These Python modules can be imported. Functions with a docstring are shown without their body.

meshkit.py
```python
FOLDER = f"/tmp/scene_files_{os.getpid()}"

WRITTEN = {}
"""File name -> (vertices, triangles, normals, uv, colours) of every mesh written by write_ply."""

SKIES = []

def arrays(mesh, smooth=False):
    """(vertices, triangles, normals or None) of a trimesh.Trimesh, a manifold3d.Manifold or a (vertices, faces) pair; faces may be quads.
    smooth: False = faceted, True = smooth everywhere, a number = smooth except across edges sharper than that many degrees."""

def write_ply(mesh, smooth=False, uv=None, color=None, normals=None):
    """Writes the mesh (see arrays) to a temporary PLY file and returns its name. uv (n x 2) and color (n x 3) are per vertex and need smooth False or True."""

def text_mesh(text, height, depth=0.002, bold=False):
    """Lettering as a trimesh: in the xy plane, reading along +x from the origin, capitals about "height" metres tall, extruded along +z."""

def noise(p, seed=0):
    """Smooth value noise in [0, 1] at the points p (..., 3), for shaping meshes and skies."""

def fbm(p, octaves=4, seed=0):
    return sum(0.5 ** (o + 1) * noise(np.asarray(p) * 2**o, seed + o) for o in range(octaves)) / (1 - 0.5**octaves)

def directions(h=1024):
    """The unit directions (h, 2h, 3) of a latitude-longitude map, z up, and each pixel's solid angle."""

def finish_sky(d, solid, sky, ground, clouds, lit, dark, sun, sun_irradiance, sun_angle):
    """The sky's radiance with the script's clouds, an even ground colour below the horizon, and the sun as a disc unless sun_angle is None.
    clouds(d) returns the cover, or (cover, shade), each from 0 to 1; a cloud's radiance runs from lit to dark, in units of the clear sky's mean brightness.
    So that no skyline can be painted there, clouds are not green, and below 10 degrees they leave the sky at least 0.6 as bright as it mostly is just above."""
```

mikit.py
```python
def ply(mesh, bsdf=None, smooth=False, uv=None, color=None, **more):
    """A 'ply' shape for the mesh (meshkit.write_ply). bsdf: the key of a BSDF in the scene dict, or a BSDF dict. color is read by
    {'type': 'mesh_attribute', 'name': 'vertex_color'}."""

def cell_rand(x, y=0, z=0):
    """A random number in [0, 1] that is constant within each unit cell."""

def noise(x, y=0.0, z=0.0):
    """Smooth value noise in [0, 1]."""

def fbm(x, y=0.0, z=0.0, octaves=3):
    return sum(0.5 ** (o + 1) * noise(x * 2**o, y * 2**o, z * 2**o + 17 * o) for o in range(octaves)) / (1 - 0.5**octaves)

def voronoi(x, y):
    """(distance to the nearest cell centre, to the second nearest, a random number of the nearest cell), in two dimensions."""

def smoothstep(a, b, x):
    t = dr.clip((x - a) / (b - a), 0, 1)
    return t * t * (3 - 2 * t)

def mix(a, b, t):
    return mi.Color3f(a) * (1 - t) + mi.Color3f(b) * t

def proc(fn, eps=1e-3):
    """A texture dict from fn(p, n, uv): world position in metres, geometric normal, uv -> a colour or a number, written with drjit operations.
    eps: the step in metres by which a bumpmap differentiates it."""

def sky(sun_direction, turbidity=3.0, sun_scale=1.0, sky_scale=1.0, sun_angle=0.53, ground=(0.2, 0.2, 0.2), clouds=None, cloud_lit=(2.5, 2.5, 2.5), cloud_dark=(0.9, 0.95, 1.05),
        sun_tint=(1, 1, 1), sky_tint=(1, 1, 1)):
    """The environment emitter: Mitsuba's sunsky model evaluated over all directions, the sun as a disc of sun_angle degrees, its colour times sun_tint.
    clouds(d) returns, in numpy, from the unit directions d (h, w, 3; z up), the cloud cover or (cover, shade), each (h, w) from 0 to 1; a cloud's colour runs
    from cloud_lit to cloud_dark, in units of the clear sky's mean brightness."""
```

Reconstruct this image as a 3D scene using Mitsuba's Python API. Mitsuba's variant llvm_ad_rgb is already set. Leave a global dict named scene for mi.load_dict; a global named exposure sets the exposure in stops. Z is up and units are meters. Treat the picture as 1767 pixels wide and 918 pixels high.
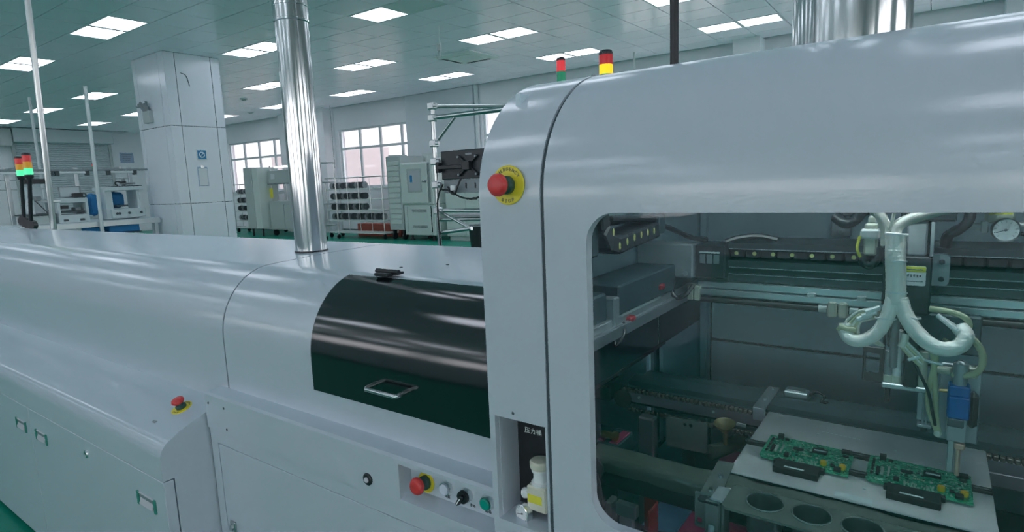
import math, random
import numpy as np, trimesh, drjit as dr, mitsuba as mi, mikit, meshkit
import manifold3d as m3
from shapely.geometry import Polygon, box as sbox, Point
from shapely import affinity
from mikit import proc, noise, fbm, voronoi, cell_rand, smoothstep, mix

random.seed(7); rng = np.random.default_rng(7)
T = mi.ScalarTransform4f
scene, labels = {}, {}
V = lambda *a: np.array(a, float)

# ------------------------------------------------------------------ camera, daylight, exposure
W_IMG, H_IMG, F_PIX = 1767, 918, 1021.3
CAM = V(0, 0, 1.45)
FWD, UP = V(-0.578506, 0.803026, -0.143113), V(-0.051097, 0.139431, 0.988913)
scene['camera'] = {'type': 'perspective', 'fov': math.degrees(2 * math.atan(W_IMG / 2 / F_PIX)), 'fov_axis': 'x',
                   'near_clip': 0.02, 'far_clip': 500.0,
                   'to_world': T().look_at(origin=CAM.tolist(), target=(CAM + FWD).tolist(), up=UP.tolist())}
exposure = 0.02
PANEL_L = (3.3, 3.45, 3.95)          # radiance of the ceiling light panels
scene['daylight'] = mikit.sky((0.5, -0.6, 0.62), turbidity=5.0, sun_scale=0.0, sky_scale=22.0, ground=(0.5, 0.49, 0.5),
                              clouds=lambda d: np.full(d.shape[:2], 0.92), cloud_lit=(1.02, 0.98, 1.0), cloud_dark=(0.9, 0.9, 0.92))
CEIL = 3.95
BACK, LEFT, RIGHT, FRONT = 12.6, -26.5, 6.0, -9.0

# ------------------------------------------------------------------ materials
def bsdf(name, d):
    name = name + '_material'
    scene[name] = {'type': 'twosided', 'bsdf': d} if d['type'] in ('principled', 'roughplastic', 'plastic', 'roughconductor', 'conductor', 'diffuse', 'bumpmap', 'blendbsdf') else d
    return name
def rgb(c): return {'type': 'rgb', 'value': list(map(float, c))}
def paint(name, c, rough=0.35, metal=0.0, spec=0.5, coat=0.0, bump=None, tex=None):
    d = {'type': 'principled', 'base_color': proc(tex) if tex else rgb(c), 'roughness': rough, 'metallic': metal, 'specular': spec, 'clearcoat': coat, 'clearcoat_gloss': 0.95}
    if bump:
        d = {'type': 'bumpmap', 'arbitrary': proc(bump[0], bump[2]), 'scale': bump[1], 'bsdf': d}
    return bsdf(name, d)

orange_peel = lambda p, n, uv: noise(p.x * 420, p.y * 420, p.z * 420)
paint('machine_paint', (0.44, 0.50, 0.56), 0.18, spec=0.85, bump=(orange_peel, 0.00006, 4e-4))
paint('machine_paint_dark', (0.17, 0.22, 0.24), 0.4)
paint('groove', (0.05, 0.075, 0.085), 0.6)
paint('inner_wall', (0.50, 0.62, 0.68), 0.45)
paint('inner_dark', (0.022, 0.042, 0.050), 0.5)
paint('inner_purple', (0.035, 0.030, 0.040), 0.5)
paint('black_plastic', (0.014, 0.018, 0.022), 0.35)
paint('black_matte', (0.012, 0.016, 0.02), 0.6)
paint('grey_plastic', (0.22, 0.26, 0.28), 0.4)
paint('white_plastic', (0.72, 0.76, 0.76), 0.35)
paint('cream_plastic', (0.60, 0.60, 0.50), 0.4)
paint('white_sleeve', (0.86, 0.84, 0.79), 0.5, bump=(lambda p, n, uv: noise(p.x * 60, p.y * 60, p.z * 420), 0.0012, 1e-3))
paint('tube_yellowish', (0.50, 0.50, 0.33), 0.25)
paint('tube_white', (0.72, 0.72, 0.64), 0.3)
paint('red_cap', (0.60, 0.045, 0.045), 0.32)
paint('yellow_plate', (0.66, 0.56, 0.03), 0.4)
paint('dark_green', (0.02, 0.07, 0.06), 0.4)
paint('green_button', (0.0, 0.30, 0.22), 0.35)
paint('white_button', (0.62, 0.66, 0.78), 0.3)
paint('print_dark', (0.06, 0.08, 0.09), 0.6)
paint('print_grey', (0.27, 0.31, 0.33), 0.6)
paint('print_white', (0.75, 0.8, 0.8), 0.6)
paint('blue_valve', (0.01, 0.11, 0.36), 0.35)
paint('blue_cloth', (0.03, 0.22, 0.50), 0.7)
paint('pull_pale', (0.50, 0.50, 0.54), 0.45)
paint('pull_end', (0.03, 0.22, 0.17), 0.35)
paint('beam_black', (0.012, 0.020, 0.024), 0.4)
paint('clamp_metal', (0.22, 0.24, 0.23), 0.4, metal=0.3)
paint('plate_olive', (0.14, 0.165, 0.145), 0.3)
paint('brass', (0.70, 0.48, 0.22), 0.3, metal=0.8)
paint('copper_pink', (0.80, 0.50, 0.40), 0.35, metal=0.4)
paint('dot_yellow', (0.95, 0.88, 0.35), 0.5)
paint('label_yellow', (0.70, 0.66, 0.06), 0.5)
paint('pink_film', (0.85, 0.13, 0.32), 0.45)
paint('blue_tray', (0.045, 0.085, 0.15), 0.5)
paint('red_plastic', (0.42, 0.04, 0.05), 0.4)
paint('tape_film', (0.055, 0.068, 0.058), 0.13, bump=(lambda p, n, uv: fbm(p.x * 25, p.y * 80, p.z * 40), 0.004, 2e-3))
paint('aluminium', (0.62, 0.66, 0.68), 0.34, metal=0.85)
paint('anodised', (0.40, 0.42, 0.45), 0.42, metal=0.4)
paint('grey_plate', (0.34, 0.36, 0.38), 0.5)
paint('pallet_steel', (0.66, 0.64, 0.66), 0.5, metal=0.1, bump=(lambda p, n, uv: noise(p.x * 30, p.y * 900, 0), 0.00004, 1e-3))
paint('chrome', (0.72, 0.75, 0.76), 0.10, metal=1.0)
paint('polished', (0.62, 0.65, 0.66), 0.13, metal=1.0, bump=(lambda p, n, uv: fbm(p.x * 9, p.y * 9, p.z * 1.2), 0.006, 3e-3))
paint('steel_tube', (0.56, 0.60, 0.60), 0.2, metal=1.0)
paint('wall_paint', (0.84, 0.86, 0.90), 0.75)
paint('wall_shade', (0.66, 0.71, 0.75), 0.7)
paint('ceiling_tile', (0.86, 0.84, 0.92), 0.22, spec=0.8, bump=(lambda p, n, uv: fbm(p.x * 1.6, p.y * 3.5, 0.0), 0.006, 1e-2))
paint('ceiling_joint', (0.26, 0.31, 0.32), 0.7)
paint('ceiling_plain', (0.60, 0.69, 0.70), 0.6)
paint('panel_clad', (0.72, 0.77, 0.84), 0.22, spec=0.5, bump=(lambda p, n, uv: fbm(p.x * 1.5, p.y * 1.5, p.z * 0.8), 0.004, 1e-2))
paint('panel_joint', (0.14, 0.17, 0.19), 0.7)
paint('floor_epoxy', (0.02, 0.26, 0.16), 0.28, spec=0.12, tex=lambda p, n, uv: mix((0.006, 0.21, 0.14), (0.014, 0.28, 0.20), fbm(p.x * 0.6, p.y * 0.6, 0.0)))
paint('cabinet_white', (0.60, 0.68, 0.66), 0.4)
paint('cabinet_grey', (0.44, 0.50, 0.50), 0.5)
paint('machine_pale', (0.55, 0.63, 0.66), 0.4)
paint('shutter_paint', (0.50, 0.58, 0.61), 0.5)
paint('frame_white', (0.66, 0.72, 0.74), 0.45)
paint('far_render', (0.78, 0.74, 0.74), 0.9)
paint('far_glass', (0.50, 0.53, 0.56), 0.3)
paint('red_bin', (0.42, 0.10, 0.07), 0.5)
paint('monitor_back', (0.022, 0.03, 0.036), 0.4)
paint('reel_dark', (0.09, 0.115, 0.13), 0.4)
paint('reel_grey', (0.36, 0.40, 0.42), 0.4)
paint('screen_glow', (0.5, 0.58, 0.62), 0.25)
paint('sign_blue', (0.02, 0.20, 0.42), 0.4)
paint('paper', (0.66, 0.70, 0.73), 0.7)
paint('paper_blue', (0.35, 0.45, 0.60), 0.6)
paint('unlit_panel', (0.62, 0.72, 0.72), 0.3)
paint('diffuser_white', (0.85, 0.88, 0.88), 0.5)
paint('solder_mask', (0.0, 0.22, 0.10), 0.35, tex=lambda p, n, uv: mix((0.0, 0.20, 0.10), (0.05, 0.42, 0.24), smoothstep(0.52, 0.60, fbm(p.x * 260, p.y * 330, 3.0))))
paint('board_edge', (0.01, 0.11, 0.06), 0.5)
paint('chip', (0.008, 0.009, 0.010), 0.55, spec=0.25)
paint('cup_steel', (0.42, 0.46, 0.46), 0.25, metal=0.92)
paint('amber', (0.22, 0.17, 0.08), 0.4)
paint('component_pale', (0.55, 0.58, 0.52), 0.4)
paint('capacitor_yellow', (0.72, 0.42, 0.02), 0.4)
paint('pin_grey', (0.62, 0.62, 0.64), 0.35, metal=0.5)
paint('chain', (0.10, 0.09, 0.08), 0.45, metal=0.5)
paint('rail_strip', (0.30, 0.26, 0.30), 0.45)
bsdf('visor_acrylic', {'type': 'bumpmap', 'arbitrary': proc(lambda p, n, uv: fbm(p.x * 2.3, p.y * 3.0, p.z * 6.0), 2e-2), 'scale': 0.003,
     'bsdf': {'type': 'roughplastic', 'diffuse_reflectance': rgb((0.004, 0.008, 0.009)), 'specular_reflectance': rgb((1, 1, 1)), 'alpha': 0.02, 'int_ior': 1.9}})
bsdf('window_glass', {'type': 'thindielectric', 'int_ior': 1.5})
bsdf('tinted_glass', {'type': 'thindielectric', 'int_ior': 1.5, 'specular_transmittance': rgb((0.47, 0.445, 0.455))})
bsdf('door_acrylic', {'type': 'thindielectric', 'int_ior': 1.49, 'specular_transmittance': rgb((0.58, 0.80, 0.82))})
bsdf('clear_acrylic', {'type': 'thindielectric', 'int_ior': 1.3, 'specular_transmittance': rgb((0.9, 0.95, 0.93))})
for n_, c_, e_ in (('lamp_red', (0.55, 0.02, 0.03), 0.25), ('lamp_amber', (0.65, 0.30, 0.01), 0.35), ('lamp_yellow_lit', (0.8, 0.55, 0.0), 0), ('lamp_green', (0.02, 0.42, 0.20), 0), ('lamp_green_lit', (0.1, 0.7, 0.3), 0)):
    paint(n_, c_, 0.25)

# ------------------------------------------------------------------ mesh helpers
cat = trimesh.util.concatenate
def rbox(x0, x1, y0, y1, z0, z1, b=0.002):
    x0, x1 = min(x0, x1), max(x0, x1); y0, y1 = min(y0, y1), max(y0, y1); z0, z1 = min(z0, z1), max(z0, z1)
    b = min(b, 0.45 * min(x1 - x0, y1 - y0, z1 - z0))
    if b <= 0: return box(x0, x1, y0, y1, z0, z1)
    pts = []
    for sx in (0, 1):
        for sy in (0, 1):
            for sz in (0, 1):
                p = [x1 if sx else x0, y1 if sy else y0, z1 if sz else z0]
                d = [-1 if sx else 1, -1 if sy else 1, -1 if sz else 1]
                for k in range(3):
                    q = list(p)
                    for j in range(3):
                        if j != k: q[j] += d[j] * b
                    pts.append(q)
    return trimesh.convex.convex_hull(np.array(pts))
def box(x0, x1, y0, y1, z0, z1):
    m = trimesh.creation.box(extents=(abs(x1 - x0), abs(y1 - y0), abs(z1 - z0)))
    m.apply_translation(((x0 + x1) / 2, (y0 + y1) / 2, (z0 + z1) / 2)); return m
def frame_to(d):
    d = np.asarray(d, float); d = d / np.linalg.norm(d)
    a = np.cross([0, 0, 1.0] if abs(d[2]) < 0.9 else [1.0, 0, 0], d); a /= np.linalg.norm(a)
    return np.stack([a, np.cross(d, a), d], 1)
def lathe(profile, base=(0, 0, 0), axis=(0, 0, 1), n=32):
    """profile: (radius, height) pairs, turned around the axis from the base point."""
    pr = np.array(profile, float); k = len(pr); ang = np.arange(n) * 2 * np.pi / n
    v = np.stack([pr[:, None, 0] * np.cos(ang), pr[:, None, 0] * np.sin(ang), np.repeat(pr[:, 1:2], n, 1)], -1).reshape(-1, 3)
    i, j = np.meshgrid(np.arange(k - 1), np.arange(n), indexing='ij')
    a, b, c, d = i * n + j, i * n + (j + 1) % n, (i + 1) * n + (j + 1) % n, (i + 1) * n + j
    f = np.concatenate([np.stack([a, b, c], -1).reshape(-1, 3), np.stack([a, c, d], -1).reshape(-1, 3)])
    m = trimesh.Trimesh(v @ frame_to(axis).T + np.asarray(base, float), f, process=False)
    m.merge_vertices(); m.update_faces(m.nondegenerate_faces()); return m
def cyl(p0, p1, r, n=24, b=0.0):
    p0, p1 = np.asarray(p0, float), np.asarray(p1, float); h = np.linalg.norm(p1 - p0)
    pr = [(0, 0), (r - b, 0), (r, b), (r, h - b), (r - b, h), (0, h)] if b else [(0, 0), (r, 0), (r, h), (0, h)]
    return lathe(pr, p0, p1 - p0, n)
def pipe(p0, p1, r, t=0.002, n=32):
    p0, p1 = np.asarray(p0, float), np.asarray(p1, float); h = np.linalg.norm(p1 - p0)
    return lathe([(r - t, 0), (r, 0), (r, h), (r - t, h), (r - t, 0)], p0, p1 - p0, n)
def spline(pts, per=8):
    P = np.array(pts, float); P = np.vstack([2 * P[0] - P[1], P, 2 * P[-1] - P[-2]]); out = []
    for i in range(1, len(P) - 2):
        for t in np.arange(per) / per:
            a, b, c, d = P[i - 1], P[i], P[i + 1], P[i + 2]
            out.append(0.5 * (2 * b + (c - a) * t + (2 * a - 5 * b + 4 * c - d) * t * t + (3 * b - a - 3 * c + d) * t ** 3))
    out.append(P[-2]); return np.array(out)
def tube(pts, r, n=10, smooth=True, per=8, ribs=0.0):
    p = spline(pts, per) if smooth else np.array(pts, float)
    t = np.gradient(p, axis=0); t /= np.linalg.norm(t, axis=1, keepdims=True) + 1e-12
    a = np.cross(t[0], [0, 0, 1] if abs(t[0][2]) < 0.9 else [1, 0, 0]); a /= np.linalg.norm(a)
    ang = np.arange(n) * 2 * np.pi / n; rows = []
    R = np.broadcast_to(np.asarray(r, float), (len(p),)).copy()
    if ribs: R = R * (1 + ribs * (np.arange(len(p)) % 2))
    for i in range(len(p)):
        a = a - t[i] * (a @ t[i]); a /= np.linalg.norm(a); b = np.cross(t[i], a)
        rows.append(p[i] + R[i] * (np.cos(ang)[:, None] * a + np.sin(ang)[:, None] * b))
    v = np.vstack(rows + [p[:1], p[-1:]]); k = len(p); f = []
    i, j = np.meshgrid(np.arange(k - 1), np.arange(n), indexing='ij')
    A, B, C, D = i * n + j, i * n + (j + 1) % n, (i + 1) * n + (j + 1) % n, (i + 1) * n + j
    f = [np.stack([A, B, C], -1).reshape(-1, 3), np.stack([A, C, D], -1).reshape(-1, 3)]
    jj = np.arange(n)
    f.append(np.stack([np.full(n, k * n), (jj + 1) % n, jj], 1)); f.append(np.stack([np.full(n, k * n + 1), (k - 1) * n + jj, (k - 1) * n + (jj + 1) % n], 1))
    return trimesh.Trimesh(v, np.vstack(f), process=False)
def prism(poly, axis, a0, a1):
    """shapely polygon extruded along an axis: 'x' takes (y,z), 'y' takes (x,z), 'z' takes (x,y)."""
    if not isinstance(poly, Polygon): poly = Polygon(poly)
    m = trimesh.creation.extrude_polygon(poly, abs(a1 - a0), engine='earcut'); v = m.vertices.copy(); lo, hi = min(a0, a1), max(a0, a1)
    m.vertices = {'x': np.stack([v[:, 2] + lo, v[:, 0], v[:, 1]], 1), 'y': np.stack([v[:, 0], hi - v[:, 2], v[:, 1]], 1), 'z': np.stack([v[:, 0], v[:, 1], v[:, 2] + lo], 1)}[axis]
    return m
def rrect(x0, x1, y0, y1, r, q=8): return sbox(x0 + r, y0 + r, x1 - r, y1 - r).buffer(r, quad_segs=q)
def man(m): return m3.Manifold(m3.Mesh(np.asarray(m.vertices, np.float32), np.asarray(m.faces, np.uint32)))
def tri(m): q = m.to_mesh(); return trimesh.Trimesh(q.vert_properties[:, :3], q.tri_verts, process=False)
def cut(a, *bs):
    a.merge_vertices(); A = man(a)
    for b in bs: b.merge_vertices(); A = A - man(b)
    return tri(A)
def turn(m, deg, axis=(0, 0, 1), at=(0, 0, 0)):
    m = m.copy(); m.apply_transform(trimesh.transformations.rotation_matrix(math.radians(deg), axis, at)); return m
def moved(m, *d): m = m.copy(); m.apply_translation(d); return m

# ------------------------------------------------------------------ scene helpers
names = set()
def number(key):
    k, i = key, 0
    while k in names: i += 1; k = f'{key}_{i:03d}'
    names.add(k); return k
def tag(key, label=None, category=None, group=None, kind=None):
    d = {k: v for k, v in (('label', label), ('category', category), ('group', group), ('kind', kind)) if v}
    if d: labels.setdefault(key, {}).update(d)
def thing(name, label, category, group=None):
    key = number(name); tag(key, label, category, group); return key
def add(name, mesh, mat, parent=None, smooth=30, label=None, kind=None, emit=None, category=None, group=None, tw=None):
    key = number(f'{parent}__{name}' if parent else name)
    d = mesh if isinstance(mesh, dict) else mikit.ply(mesh, mat + '_material', smooth=smooth)
    d = dict(d)
    if emit: d['emitter'] = {'type': 'area', 'radiance': rgb(emit)}
    if tw is not None: d['to_world'] = tw
    scene[key] = d; tag(key, label, category, group, kind); return key
def one(name, mesh, mat, label, category, group=None, smooth=30, **k):
    return add(name, mesh, mat, None, smooth, label, category=category, group=group, **k)
def struct(name, mesh, mat, label=None, smooth=False): return add(name, mesh, mat, None, smooth, label, kind='structure')

# Chinese lettering as strokes in a unit square
GLYPH = {'压': [[(.1, .9), (.95, .9)], [(.15, .9), (.12, .4), (.02, .05)], [(.3, .55), (.88, .55)], [(.58, .78), (.58, .12)], [(.22, .1), (.97, .1)], [(.72, .4), (.83, .25)]],
 '力': [[(.12, .68), (.85, .68), (.8, .1), (.63, .13)], [(.5, .95), (.45, .5), (.1, .05)]],
 '桶': [[(.03, .7), (.4, .7)], [(.22, .95), (.22, .05)], [(.2, .65), (.03, .33)], [(.25, .6), (.4, .42)], [(.5, .92), (.88, .92), (.72, .78)], [(.5, .1), (.5, .68), (.92, .68), (.92, .08)], [(.5, .5), (.9, .5)], [(.5, .31), (.9, .31)], [(.7, .68), (.7, .1)]],
 '电': [[(.2, .4), (.2, .8), (.8, .8), (.8, .4), (.2, .4)], [(.2, .6), (.8, .6)], [(.5, .98), (.5, .12), (.9, .1), (.92, .28)]],
 '源': [[(.08, .92), (.2, .8)], [(.04, .62), (.15, .52)], [(.08, .1), (.22, .42)], [(.3, .92), (.95, .92)], [(.36, .9), (.26, .08)], [(.45, .45), (.45, .76), (.86, .76), (.86, .45), (.45, .45)], [(.45, .6), (.86, .6)], [(.65, .45), (.65, .06)], [(.5, .34), (.42, .15)], [(.8, .34), (.92, .15)]],
 '手': [[(.25, .88), (.8, .95)], [(.15, .68), (.85, .68)], [(.05, .44), (.95, .44)], [(.5, .92), (.5, .08), (.38, .12)]],
 '自': [[(.52, .99), (.4, .86)], [(.25, .05), (.25, .84), (.75, .84), (.75, .05), (.25, .05)], [(.25, .58), (.75, .58)], [(.25, .32), (.75, .32)]],
 '启': [[(.48, .99), (.55, .88)], [(.2, .6), (.85, .6), (.85, .85), (.2, .85), (.05, .05)], [(.35, .05), (.35, .42), (.82, .42), (.82, .05), (.35, .05)]],
 '动': [[(.08, .85), (.42, .85)], [(.02, .6), (.48, .6)], [(.25, .6), (.08, .2), (.42, .25)], [(.38, .4), (.46, .15)], [(.52, .7), (.92, .7), (.88, .1), (.75, .13)], [(.7, .95), (.65, .5), (.48, .05)]]}
def hanzi(text, h, x, y, z, pitch=1.12, w=0.09):
    """strokes in the xz plane, facing -y."""
    out = []
    for i, ch in enumerate(text):
        for st in GLYPH[ch]:
            for (a, b), (c, d) in zip(st[:-1], st[1:]):
                L = math.hypot(c - a, d - b); m = trimesh.creation.box(extents=((L + w) * h, 0.0006, w * h))
                m = turn(m, -math.degrees(math.atan2(d - b, c - a)), (0, 1, 0)); out.append(moved(m, x + (i * pitch + (a + c) / 2) * h, y, z + (b + d) / 2 * h))
    return cat(out)

# ------------------------------------------------------------------ floor, walls, ceiling
struct('floor', box(LEFT - .3, RIGHT + .3, FRONT - .3, BACK + .3, -0.2, 0), 'floor_epoxy', 'glossy green epoxy factory floor')
struct('wall_left', box(LEFT - .2, LEFT, FRONT - .2, BACK + .2, 0, CEIL + .2), 'wall_paint', 'pale grey end wall with the roller shutter')
RW = [(-6.5, -3.5), (-2.0, 1.0), (2.5, 5.5), (7.0, 10.0)]
wr = sbox(FRONT - .2, 0, BACK + .2, CEIL + .2)
for a, b in RW: wr = wr.difference(sbox(a, .9, b, 3.3))
struct('wall_right', prism(wr, 'x', RIGHT, RIGHT + .2), 'wall_paint', 'pale wall with windows on the right, outside the view')
for i, (a, b) in enumerate(RW, 20):
    k = number(f'window_{i}'); tag(k, 'white framed window in the right wall, outside the view', kind='structure')
    add('frame', cat([rbox(RIGHT + .06, RIGHT + .14, y - .04, y + .04, .9, 3.3, .004) for y in np.linspace(a + .04, b - .04, 4)] + [rbox(RIGHT + .07, RIGHT + .13, a, b, z - .03, z + .03, .004) for z in (.93, 2.5, 3.27)]), 'frame_white', k)
    add('pane', trimesh.Trimesh([(RIGHT + .1, a, .9), (RIGHT + .1, b, .9), (RIGHT + .1, b, 3.3), (RIGHT + .1, a, 3.3)], [(0, 1, 2), (0, 2, 3)], process=False), 'window_glass', k, False)
FW = [(-20.3, -15.8), (-15.1, -10.6), (-9.9, -5.4), (-4.7, -.2), (.5, 5.0)]
wf = sbox(LEFT, 0, RIGHT, CEIL + .2)
for a, b in FW: wf = wf.difference(sbox(a, .9, b, 3.3))
struct('wall_front', prism(wf, 'y', FRONT - .2, FRONT), 'wall_paint', 'pale wall with windows behind the viewer')
for i, (a, b) in enumerate(FW, 7):
    k = number(f'window_{i}'); tag(k, 'white framed window in the wall behind the viewer', kind='structure')
    add('frame', cat([rbox(x - .04, x + .04, FRONT - .14, FRONT - .06, .9, 3.3, .004) for x in np.linspace(a + .04, b - .04, 4)] + [rbox(a, b, FRONT - .13, FRONT - .07, z - .03, z + .03, .004) for z in (.93, 2.5, 3.27)]), 'frame_white', k)
    add('pane', trimesh.Trimesh([(a, FRONT - .1, .9), (b, FRONT - .1, .9), (b, FRONT - .1, 3.3), (a, FRONT - .1, 3.3)], [(0, 1, 2), (0, 2, 3)], process=False), 'window_glass', k, False)
# back wall with window openings
WIN = [(-22.3, -18.42), (-15.72, -12.62), (-9.85, -6.6), (-5.9, -3.6), (-2.6, 0.5), (1.6, 5.4)]
WZ0, WZ1 = 1.42, 3.26
wp = sbox(LEFT, 0, RIGHT, CEIL + .2)
for a, b in WIN: wp = wp.difference(sbox(a, WZ0, b, WZ1))
struct('wall_back', prism(wp, 'y', BACK, BACK + .24), 'wall_paint', 'pale grey back wall with a row of large windows')
for i, (a, b) in enumerate(WIN, 1):
    k = number(f'window_{i}'); tag(k, f'white framed window in the back wall, {["leftmost, beside the column", "to the right of the chrome pipe", "behind the monitor stand", "hidden behind the coating machine", "hidden behind the coating machine hood", "at the right end, out of view"][i-1]}', kind='structure')
    w = 0.055; nx = 4 if b - a > 3.3 else 3
    xs = [a + (b - a) * (j / (nx + (0.35 if i == 2 else 0))) for j in range(1, nx + (1 if i == 2 else 0))]
    add('frame', cat([rbox(a, b, BACK + .06, BACK + .13, WZ0, WZ0 + w, .004), rbox(a, b, BACK + .06, BACK + .13, WZ1 - w, WZ1, .004),
                      rbox(a, a + w, BACK + .06, BACK + .13, WZ0, WZ1, .004), rbox(b - w, b, BACK + .06, BACK + .13, WZ0, WZ1, .004)]), 'frame_white', k)
    for x in xs: add('mullion', rbox(x - .04, x + .04, BACK + .065, BACK + .125, WZ0 + w, WZ1 - w, .004), 'frame_white', k)
    add('transom', rbox(a + w, b - w, BACK + .06, BACK + .12, 2.62, 2.69, .004), 'frame_white', k)
    ed = [a + w] + xs + [b - w]
    for x0, x1 in zip(ed[:-1], ed[1:]):
        for z0, z1 in ((WZ0 + w, 2.62), (2.69, WZ1 - w)):
            add('pane', trimesh.Trimesh([(x0 + .03, BACK + .1, z0), (x1 - .03, BACK + .1, z0), (x1 - .03, BACK + .1, z1), (x0 + .03, BACK + .1, z1)], [(0, 1, 2), (0, 2, 3)], process=False), 'tinted_glass' if i < 4 else 'window_glass', k, False)
    add('sill', rbox(a - .03, b + .03, BACK - .04, BACK + .07, WZ0 - .04, WZ0, .004), 'frame_white', k)
struct('trim_1', rbox(-18.3, -15.9, BACK - .42, BACK, 0, CEIL, .004), 'wall_paint', 'wide white pilaster between the left and middle window')
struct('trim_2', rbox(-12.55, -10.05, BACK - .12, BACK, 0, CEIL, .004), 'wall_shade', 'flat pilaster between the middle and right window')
struct('trim_3', rbox(-3.35, -2.85, BACK - .40, BACK, 0, CEIL, .004), 'wall_paint', 'narrow white pilaster above the coating machine')
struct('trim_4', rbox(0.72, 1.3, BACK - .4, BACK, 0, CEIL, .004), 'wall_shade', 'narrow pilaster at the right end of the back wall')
struct('baseboard_back', cat([rbox(LEFT, -18.3, BACK - .02, BACK, 0, .1, .002), rbox(-15.9, -12.55, BACK - .02, BACK, 0, .1, .002), rbox(-10.05, -3.35, BACK - .02, BACK, 0, .1, .002)]), 'machine_paint_dark')

# ceiling: a grid of tiles that drifts slightly, lights recessed in it
S = 2.5
def pitch(y): return 1.475 - 0.0475 * (min(max(y, 1.765), 4.6) - 1.765)
def gx(c, y): return S * (-1.165 - c * pitch(y))          # centre line of light column c
def gy(r): return S * (1.765 + 0.92 * (r - 1))            # centre line of light row r
TP = 4                                                       # tiles per row pitch, five per column pitch
lit = {}
for r in range(1, 5):
    for c in range(-1, 7): lit[(r, c)] = 1
for r in (-4, -3, -2, -1, 0):
    for c in range(-1, 4): lit[(r, c)] = 1
struct('ceiling', box(LEFT, RIGHT, FRONT, BACK, CEIL + .03, CEIL + .2), 'ceiling_joint', 'pale grey panelled ceiling with recessed lights')
def tile_pts(u0, u1, v0, v1, g):
    """tile from column coordinate u (in fifths of a column pitch) and row coordinate v (in quarters of a row pitch)."""
    q = []
    for u, v, du, dv in ((u0, v0, -g, g), (u1, v0, g, g), (u1, v1, g, -g), (u0, v1, -g, -g)):
        y = gy(v / TP); q.append((gx(u / 5, y / S) + du, y + dv))
    return q                                                  # u grows to the left, so -g shrinks at u0
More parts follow.
